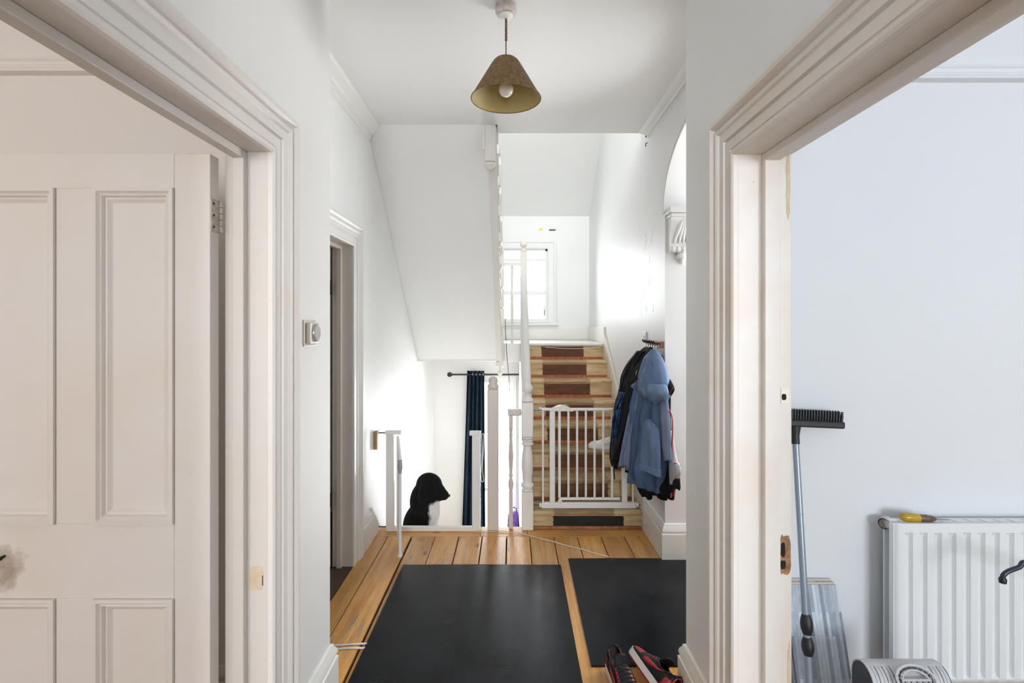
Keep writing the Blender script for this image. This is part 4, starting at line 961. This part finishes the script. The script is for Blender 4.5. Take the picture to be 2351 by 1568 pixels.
# ------------------------------------------------------------------ shoes
def wv(s): return (.033 + .005*s/.3 if s < .3 else .038 + .010*math.sin((s-.3)/.7*PI*.62)) * (1 - max(0, (s-.80)/.20)**2.4*.55) * (1 - max(0, (.06-s)/.06)**2*.35)
def hv2(s):
    P = [(0, .108), (.06, .106), (.15, .090), (.28, .082), (.38, .092), (.46, .088), (.6, .070), (.75, .056), (.88, .050), (.96, .042), (1, .032)]
    for (a, b), (c, d) in zip(P, P[1:]):
        if a <= s <= c: return b + (d-b)*(s-a)/(c-a)
    return .03
def ps(s, ph_, off=0.0):
    w_, h_ = wv(s) + off, hv2(s) + off; z0 = .026
    c, sn = math.cos(ph_), math.sin(ph_)
    return Vector((.004 + s*.277 + (off if s > .95 else 0), w_*math.copysign(abs(c)**.62, c), z0 + (h_-z0)*sn**.75))
def make_shoe(name, loc, M3, cols, label, group=None):
    up, red, sole, out, dark = cols
    t = bpy.data.objects.new(name, None); C.objects.link(t); LOC[t.name] = (0, 0, 0)
    t.location = loc; t.rotation_euler = M3.to_euler(); tag(t, label, 'shoe', group)
    ns, np2 = 30, 24; mbu = MB(); g = [[ps(i/ns, PI*j/np2) for j in range(np2+1)] for i in range(ns+1)]
    vs = [p for r in g for p in r]; fs = []; mi = []
    for i in range(ns):
        for j in range(np2):
            s = (i+.5)/ns; ph_ = 180*(j+.5)/np2
            if s < .36 and abs(ph_-90) < 40: continue
            fs.append((i*(np2+1)+j, i*(np2+1)+j+1, (i+1)*(np2+1)+j+1, (i+1)*(np2+1)+j))
            isred = (.70 < s < .93 and abs(ph_-90) < 58) or (s < .10 and abs(ph_-90) > 62) or (.40 < s < .66 and 24 < abs(ph_-90) < 40)
            mi.append(1 if isred else 0)
    for f_, m_ in zip(fs, mi): mbu.f.append(f_); mbu.m.append(m_)
    mbu.v = [tuple(p) for p in vs]
    upo = mbu.build('upper', [up, red], t, smooth=180, solid=.004)
    # heel cap
    MB().loft([[ps(0, PI*j/np2) for j in range(np2+1)], [ps(0, PI*j/np2)*1.0 + Vector((-.004, -ps(0, PI*j/np2).y*.35, -.002)) for j in range(np2+1)]], False, False, False).build('heel_tab', red, upo, smooth=60, solid=.002)
    for sd in (0, 1):
        ln = []
        for i in range(17):
            u = i/16; s = .08 + .52*u
            lo = math.radians(62 - 52*math.sin(u*PI*.62)); wd = math.radians(4 + 20*u**1.2) if u < .85 else math.radians(24 - 10*(u-.85)/.15)
            a, b = lo, lo + wd
            if sd: a, b = PI-a, PI-b
            ln.append([ps(s, a, .0028), ps(s, (a+b)/2, .0034), ps(s, b, .0028)])
        MB().grid(ln).build('swoosh', red, upo, smooth=180, solid=.001)
    outl = lambda e: [(.004 + s*.277 + (e if s > .98 else (-e if s < .02 else 0)), sg_*(wv(s)+e)) for sg_, rng in ((1, range(0, 25)), (-1, range(24, -1, -1))) for s in [i/24 for i in rng]]
    MB().loft([[(x, y, .006) for x, y in outl(.005)], [(x, y, .030) for x, y in outl(.0045)], [(x, y, .031) for x, y in outl(.001)]]).build('midsole', sole, t, smooth=40)
    MB().loft([[(x, y, 0) for x, y in outl(.003)], [(x, y, .006) for x, y in outl(.005)]]).build('outsole', out, t, smooth=40)
    MB().loft([[(x, y*.86, .040) for x, y in outl(0)[:10] + outl(0)[-10:]], [(x, y*.86, .041) for x, y in outl(0)[:10] + outl(0)[-10:]]]).build('insole', dark, t)
    MB().grid([[Vector((.118 - .028*u, .028*(v-.5)*2*(1-.15*u), .085 + .038*u - .006*(2*v-1)**2)) for v in [k/8 for k in range(9)]] for u in [k/5 for k in range(6)]]).build('tongue', up, upo, smooth=180, solid=.006)
    cl = [ps(i/ns, math.radians(50), .001) for i in range(11, 0, -1)] + [ps(0, math.radians(a), .001) for a in (60, 90, 120)] + [ps(i/ns, math.radians(130), .001) for i in range(1, 12)]
    MB().tube(cl, .0045, 8).build('collar', up, upo, smooth=60)
    for k in range(5):
        s = .42 + k*.055
        MB().tube([ps(s + .01*math.sin(a), math.radians(90 + 34*q), .003) for q, a in ((-1, 0), (-.5, .5), (0, 1), (.5, .5), (1, 0))], .0028, 6).build('lace', up, upo, smooth=60)
    return t
def basis(x, z):
    x = Vector(x).normalized(); z = Vector(z); z = (z - x*z.dot(x)).normalized(); y = z.cross(x)
    return Matrix((x, y, z)).transposed()
SB = plain('shoe_black_leather', (.006, .0055, .006), .5, var=.2, bmp=.15, bs=120, spec=.25)
SR = plain('shoe_red_leather', (.33, .012, .020), .45, var=.15, bmp=.15, bs=120)
SO = plain('shoe_sole_white', (.66, .60, .56), .5, var=.1)
make_shoe('trainer', (.436, 2.236, .001), basis((.13, -.99, 0), (0, 0, 1)), (SB, SR, SO, SR, BLACKPL), 'black and red trainer standing upright on the floor in front of the mat')
make_shoe('trainer', (.588, 1.985, .040), basis((-.20, .98, .01), (.64, .13, .76)), (SB, SR, SO, SR, BLACKPL), 'black and red trainer tipped on its side, white sole edge showing')
SWH = plain('shoe_white_leather', (.76, .75, .73), .45, var=.05)
make_shoe('white_trainer', (.915, 4.215, nosZ(3)+.001), basis((-.97, .30, 0), (0, 0, 1)), (SWH, SWH, WHITEPL, WHITEPL, GREYPL), 'white trainer on the wooden stair behind the closed gate')

# ------------------------------------------------------------------ dog on the basement stairs
def dogmat():
    m, t, p = nt('dog_fur'); p.inputs['Roughness'].default_value = .8; p.inputs['Specular IOR Level'].default_value = .15
    tc = nd(t, 'ShaderNodeTexCoord'); sp_ = nd(t, 'ShaderNodeSeparateXYZ'); t.links.new(tc.outputs['Object'], sp_.inputs[0])
    v = coords(t); n = noise(t, v, 18, 4)
    def sm(src, lo, hi):
        a = nd(t, 'ShaderNodeMath', operation='MULTIPLY_ADD'); t.links.new(n, a.inputs[0]); a.inputs[1].default_value = .05; t.links.new(src, a.inputs[2])
        r = nd(t, 'ShaderNodeMapRange'); t.links.new(a.outputs[0], r.inputs[0]); r.inputs[1].default_value = lo; r.inputs[2].default_value = hi; return r.outputs[0]
    fx = sm(sp_.outputs[0], .07, .09)
    fz = sm(sp_.outputs[2], .465, .445)
    mm = nd(t, 'ShaderNodeMath', operation='MULTIPLY'); t.links.new(fx, mm.inputs[0]); t.links.new(fz, mm.inputs[1])
    t.links.new(mix(t, mm.outputs[0], (.006, .006, .007), (.62, .62, .63)), p.inputs['Base Color'])
    vv = coords(t, (1, 1, .25)); bump(t, p, noise(t, vv, 120, 3), .6, .01)
    return m
DO = Vector((-.70, 4.14, -.36))
dg = thing('dog', tuple(DO), 'black dog with white chest sitting on the basement stairs, facing right', 'dog')
mb = MB()
def blob(c, r, tilt=0.0, n=14):
    rings = []
    for i in range(n+1):
        a = PI*i/n; s_, c_ = max(.02, math.sin(a)), math.cos(a)
        ring = []
        for j in range(20):
            b = 2*PI*j/20
            p = Vector((r[0]*s_*math.cos(b), r[1]*s_*math.sin(b), r[2]*c_))
            p = Matrix.Rotation(tilt, 3, 'Y') @ p; ring.append(p + Vector(c))
        rings.append(ring)
    mb.loft(rings)
def limb(pts, rs):
    mb.tube(cm([tuple(p) for p in pts], 5), [x for x in [r[0] for r in cm([(r,) for r in rs], 5)]], 16)
blob((-.79, 4.15, -.235), (.125, .115, .125)); blob((-.755, 4.15, -.10), (.12, .105, .17), .35)
blob((-.695, 4.145, -.03), (.115, .11, .17), .25); blob((-.715, 4.14, .09), (.105, .095, .15), .25)
blob((-.665, 4.135, .20), (.108, .09, .098), .3); blob((-.60, 4.13, .16), (.075, .058, .056), .45); blob((-.548, 4.128, .122), (.044, .042, .042), .45)
blob((-.62, 4.13, .115), (.07, .04, .035), .45)
for sy in (-1, 1):
    limb([(-.655, 4.14+sy*.055, -.10), (-.635, 4.14+sy*.062, -.20), (-.632, 4.14+sy*.064, -.29), (-.625, 4.14+sy*.064, -.335)], [.048, .034, .026, .025])
    blob((-.608, 4.14+sy*.064, -.342), (.038, .026, .0175))
    blob((-.775, 4.15+sy*.075, -.275), (.095, .045, .08)); blob((-.70, 4.15+sy*.085, -.340), (.075, .026, .0195))
    limb([(-.685, 4.135+sy*.070, .245), (-.70, 4.135+sy*.094, .20), (-.705, 4.135+sy*.098, .13), (-.695, 4.135+sy*.094, .075)], [.016, .026, .030, .016])
limb([(-.875, 4.16, -.29), (-.915, 4.17, -.33), (-.93, 4.17, -.335)], [.03, .02, .012])
ob = mb.build('body', dogmat(), dg, smooth=180)
md = ob.modifiers.new('remesh', 'REMESH'); md.mode = 'VOXEL'; md.voxel_size = .010; md.use_smooth_shade = True
md = ob.modifiers.new('smooth', 'SMOOTH'); md.iterations = 6; md.factor = .5
MB().lathe([(.0005, -.014), (.011, -.009), (.015, 0), (.011, .009), (.0005, .014)], (-.508, 4.128, .118), (1, 0, -.4), 14).build('nose', BLACKPL, dg, smooth=60)
for sy in (-1, 1):
    MB().lathe([(.0005, -.008), (.006, -.005), (.008, 0), (.006, .005), (.0005, .008)], (-.607, 4.13+sy*.046, .195), (0, 1, 0), 12).build('eye', BLACKPL, dg, smooth=60)

# ------------------------------------------------------------------ radiator and tools in the right room
RADW = plain('radiator_enamel', (.86, .875, .885), .32, var=.02)
rd = thing('radiator', (1.9, 1.93, .17), 'white ribbed panel radiator on the right room wall', 'radiator')
rx0, rx1, ry, rz0, rz1 = 1.395, 2.42, 1.88, .17, .77
rows = []; per = .0528; nper = int((rx1-rx0-.06)/per)
zsr = [rz0, rz0+.03, rz0+.034, rz0+.05, rz1-.055, rz1-.040, rz1-.034, rz1-.010, rz1-.004, rz1]
for z in zsr:
    mk = 0 if (z < rz0+.033 or z > rz1-.038) else (1 if (z > rz0+.045 and z < rz1-.05) else .6)
    r = [(rx0, ry + (.008 if z in (rz0, rz1) else 0), z), (rx0+.03, ry + (.008 if z in (rz0, rz1) else 0), z)]
    for i in range(nper):
        for u, d in ((.18, 0), (.30, 1), (.62, 1), (.74, 0)):
            r.append((rx0+.03+(i+u)*per, ry + .013*d*mk + (.008 if z in (rz0, rz1) else 0), z))
    r.append((rx1, ry + (.008 if z in (rz0, rz1) else 0), z)); rows.append(r)
MB().grid(rows).build('front_panel', RADW, rd, smooth=35, solid=.003)
B(rx0+.01, rx1-.01, 1.943, 1.952, rz0+.05, rz1-.01).build('rear_panel', RADW, rd, bevel=.003)
B(rx0-.004, rx0, ry-.002, ry+.02, rz0, rz1).build('side_edge', RADW, rd, bevel=.0015)
B(rx0+.02, rx1, ry+.014, 1.945, rz1-.012, rz1-.006).build('top_grille', RADW, rd)
for i in range(18):
    B(rx0+.04+i*.053, rx0+.048+i*.053, ry+.018, 1.94, rz1-.006, rz1-.003).build('grille_slat', RADW, rd)
for i in range(10):
    B(rx0+.04+i*.1, rx0+.044+i*.1, ry+.02, 1.944, rz0+.04, rz1-.03).build('convector_fin', RADW, rd)
MB().lathe([(.0205, 0), (.0215, .002), (.0215, .035), (.0165, .035), (.0165, .004)], (rx0-.008, 1.92, rz1-.018), (.75, .55, 0), 24, caps=False).build('header_pipe', plain('pipe_painted', (.62, .58, .53), .4), rd, smooth=40)
MB().lathe([(.019, 0), (.020, .004), (.020, .03)], (rx0+.006, 1.92, rz1-.018), (1, 0, 0), 20).build('header_cap', RADW, rd, smooth=40)
for x in (1.62, 2.2): B(x, x+.03, 1.955, 1.9785, rz0+.1, rz1-.12).build('wall_bracket', RADW, rd)
for x in (1.46, 2.36): MB().tube([(x, 1.93, 0), (x, 1.93, rz0+.01)], .009, 10).build('tail_pipe', plain('copper_painted', (.7, .68, .66), .4), rd, smooth=40)
# yellow-handled chisel lying on top
ch = thing('chisel', (1.50, 1.905, rz1), 'yellow-handled chisel lying on top of the radiator', 'chisel')
zc_ = rz1 + .016
a = Vector((1.432, 1.90, zc_)); d_ = Vector((.97, -.05, -.045)).normalized()
MB().lathe([(.002, 0), (.011, .004), (.0155, .014), (.0165, .035), (.0150, .055), (.0135, .068)], a, d_, 18).build('handle', plain('amber_plastic', (.58, .36, .03), .2, var=.15), ch, smooth=50)
MB().lathe([(.0135, .068), (.0135, .095), (.0125, .098), (.0115, .112), (.006, .126)], a, d_, 18).build('ferrule', plain('dull_brown_metal', (.20, .14, .10), .4, metal=.5, var=.4, vs=60), ch, smooth=40)
MB().lathe([(.0030, .126), (.0022, .168), (.0010, .175)], a, d_, 10).build('blade', STEEL, ch, smooth=40)

# broom standing on its handle, head up
br = thing('broom', (1.02, 1.72, 0), 'broom leaning head-up in the right doorway with black bristles and grey pole', 'broom')
pb_, pt_ = Vector((1.0, 1.70, .0)), Vector((1.058, 1.925, 1.10))
POLE = plain('pole_grey_blue', (.30, .345, .40), .3, metal=.35)
MB().tube([pb_, pb_.lerp(pt_, .5), pb_.lerp(pt_, .97)], .0115, 16).build('pole', POLE, br, smooth=50)
for u in (.27, .43, .60, .735): 
    c = pb_.lerp(pt_, u); MB().lathe([(.0122, 0), (.0122, .003)], c, pt_-pb_, 16).build('pole_joint', GREYPL, br)
for u0, u1 in ((.325, .375), (.384, .44)):
    c0, c1 = pb_.lerp(pt_, u0), pb_.lerp(pt_, u1)
    MB().tube([c0 + (c1-c0)*q + Vector((0, -.003, 0)) for q in (0, .25, .5, .75, 1)], [.014, .019, .0205, .019, .014], 16).build('grip', BLACKPL, br, smooth=60)
MB().lathe([(.014, 0), (.014, .03), (.018, .05), (.022, .068)], pb_.lerp(pt_, .955), pt_-pb_, 18).build('socket', BLACKPL, br, smooth=40)
hx = Vector((1, 0, -.045)).normalized(); hz = Vector((.045, 0, 1)).normalized(); hc = Vector((1.058, 1.93, 1.128))
MB().obox(hc, hx, (0,1,0), hz, .178, .024, .013).build('head_block', BLACKPL, br, bevel=.006)
nb = 34
for i in range(nb):
    for r in range(2):
        c = hc + hx*(-.170 + .340*i/(nb-1)) + Vector((0, -.012 + .024*r, 0)) + hz*.013
        lean = hx*(.010*(i/(nb-1)-.5)*2)
        MB().lathe([(.0046, 0), (.0050, .020), (.0034, .036)], c, hz + lean*2, 6).build('bristle_tuft', BLACKPL, br)

# laminate planks leaning on the wall
def lam():
    m, t, p = nt('laminate_grey_strip'); p.inputs['Roughness'].default_value = .45
    v = coords(t, (1, 1, 1)); sp_ = nd(t, 'ShaderNodeSeparateXYZ'); t.links.new(v, sp_.inputs[0])
    cb_ = nd(t, 'ShaderNodeCombineXYZ'); t.links.new(sp_.outputs[2], cb_.inputs[0]); t.links.new(sp_.outputs[0], cb_.inputs[1])
    bk = nd(t, 'ShaderNodeTexBrick'); t.links.new(cb_.outputs[0], bk.inputs['Vector'])
    bk.inputs['Scale'].default_value = 1.0; bk.inputs['Brick Width'].default_value = .21; bk.inputs['Row Height'].default_value = .0128; bk.inputs['Mortar Size'].default_value = .0006
    bk.inputs['Color1'].default_value = (.62, .66, .71, 1); bk.inputs['Color2'].default_value = (.17, .205, .26, 1); bk.inputs['Mortar'].default_value = (.30, .32, .36, 1); bk.offset = .37
    n = noise(t, coords(t, (60, 60, 5)), 1.6, 5, .65)
    t.links.new(mix(t, .30, bk.outputs[0], ramp(t, n, [(.3, (.20, .22, .25)), (.7, (.82, .84, .87))]), 'OVERLAY'), p.inputs['Base Color'])
    return m
LAM = lam(); EDGE = plain('laminate_core', (.60, .52, .46), .7)
def lplank(x0, x1, yt, yb, zt_, label, first):
    t = thing('laminate_plank', ((x0+x1)/2, yb, 0), label, 'plank', 'laminate planks leaning in the right room')
    up_ = Vector((0, yt-yb, zt_)).normalized(); nrm = Vector((0, -up_.z, up_.y)); L2 = math.hypot(yt-yb, zt_)
    c = Vector(((x0+x1)/2, (yt+yb)/2, zt_/2 + .001))
    MB().obox(c + nrm*.004, (1,0,0), nrm, up_, (x1-x0)/2, .001, L2/2).build('face', LAM, t)
    MB().obox(c, (1,0,0), nrm, up_, (x1-x0)/2-.0005, .003, L2/2-.0005).build('core', EDGE, t)
    MB().obox(c + up_*(L2/2+.004) - nrm*.001, (1,0,0), nrm, up_, (x1-x0)/2-.006, .0012, .004).build('tongue', EDGE, t)
lplank(1.035, 1.232, 1.955, 1.815, .507, 'grey striped laminate plank leaning in front beside the broom', True)
lplank(1.030, 1.226, 1.968, 1.828, .514, 'second laminate plank just behind the grey striped one', False)

# printed pack standing in front of the radiator
pk = thing('printed_pack', (1.38, 1.62, 0), 'grey-white pack printed with dots and bars, an oval arch emblem rising from it', 'package')
PKM = plain('pack_white_film', (.62, .615, .63), .38, var=.06, vs=10); PKG = plain('pack_print_grey', (.40, .40, .43), .4); PKD = plain('pack_print_dark', (.045, .045, .06), .4)
px0, px1, pyc, pzt, pr_ = 1.13, 1.375, 1.66, .408, .055
prof = [(-pr_, 0.0)] + [(-pr_*math.cos(a), pzt - pr_ + pr_*math.sin(a)) for a in [i*PI/14 for i in range(15)]] + [(pr_, 0.0)]
MB().prism(prof, px0, px1, lambda a, b, t: (t, pyc + a, b)).build('pack_body', PKM, pk, smooth=30)
MB().prism([(a*.9, b*.985 + .003) for a, b in prof], px0-.0012, px0, lambda a, b, t: (t, pyc + a, b)).build('pack_end', PKD, pk)
def onpack(x, w_, a0, a1, mat, name, r=pr_+.0006):
    rows = [[(x + w_*j, pyc - r*math.cos(a), pzt - pr_ + r*math.sin(a)) for j in (0, 1)] for a in [a0 + (a1-a0)*i/6 for i in range(7)]]
    MB().grid(rows).build(name, mat, pk, solid=.0006)
for i, x in enumerate((1.142, 1.166, 1.190, 1.316, 1.340, 1.362)):
    onpack(x+.011, .0016, .35, 1.25, PKD, 'printed_bar'); onpack(x, .0012, .35, 1.25, PKG, 'printed_bar'); onpack(x, .0125, .33, .37, PKD, 'printed_bar')
for x in (1.160, 1.183, 1.206, 1.298, 1.321, 1.344):
    MB().lathe([(.0064, 0), (.0064, .0006)], (x, pyc-pr_-.0001, pzt-pr_-.012), (0,-1,0), 20).build('printed_dot', PKG, pk)
# oval emblem: rim, arch and columns
ec = Vector((1.255, 1.598, .392)); eu = Vector((1, 0, 0)); ev = Vector((0, .62, .78)).normalized()
def oval(ra, rb, a0=0, a1=2*PI, n=40): return [ec + eu*ra*math.cos(a0+(a1-a0)*i/n) + ev*rb*math.sin(a0+(a1-a0)*i/n) for i in range(n+1)]
MB().tube(oval(.060, .040), .0042, 8).build('emblem_rim', PKM, pk, smooth=60)
MB().tube(oval(.050, .032), .0026, 8).build('emblem_ring', PKD, pk, smooth=60)
MB().tube(oval(.040, .026, 0, PI, 20), .0028, 8).build('emblem_arch', PKM, pk, smooth=60)
MB().tube([ec - eu*.046, ec + eu*.046], .0034, 8).build('emblem_beam', PKM, pk, smooth=60)
for i in range(9):
    a = ec + eu*(-.036 + .009*i) - ev*.003; MB().tube([a, a - ev*.020], .0018, 6).build('emblem_column', PKM if i % 2 else PKD, pk, smooth=60)
MB().tube([ec - eu*.040 - ev*.023, ec + eu*.040 - ev*.023], .003, 8).build('emblem_beam', PKM, pk, smooth=60)
for i in range(9):
    th = PI*(i+.5)/9
    MB().tube([ec + eu*.043*math.cos(th) + ev*.028*math.sin(th), ec + eu*.056*math.cos(th) + ev*.037*math.sin(th)], .002, 6).build('emblem_spoke', PKM, pk)

# black hooked handle at the right, on its stand
hd = thing('stand_handle', (1.95, 1.62, 0), 'black bent metal handle poking in front of the radiator at the right', 'handle')
pts = cm([tuple(at(2302, 1334, 1.66)), tuple(at(2303, 1322, 1.66)), tuple(at(2314, 1312, 1.66)), tuple(at(2340, 1302, 1.66)), tuple(at(2365, 1292, 1.66)), (1.86, 1.66, .66), (1.98, 1.66, .60), (2.04, 1.66, .42), (2.06, 1.66, .20), (2.06, 1.66, .005)], 5)
MB().tube(pts, .0072, 12).build('tube', plain('dark_blue_metal', (.030, .042, .058), .3, metal=.3), hd, smooth=60)
MB().lathe([(.010, 0), (.011, .012), (.008, .018)], tuple(at(2302, 1338, 1.66)), (0,0,1), 14).build('end_cap', BLACKPL, hd, smooth=50)
MB().lathe([(.09, 0), (.09, .006), (.02, .014)], (2.06, 1.66, 0), (0,0,1), 28).build('foot', DARKMET, hd, smooth=40)
# cable by the skirting
o = MB().tube([(1.24, 1.946, .035), (1.27, 1.946, .05), (1.30, 1.946, .09), (1.33, 1.946, .115), (1.37, 1.946, .12), (1.42, 1.944, .11)], .005, 8).build('wall_cable', WHITEPL, None, smooth=60, loc=(1.3, 1.97, .05)); tag(o, 'pale cable looping up the wall beside the radiator', 'cable')
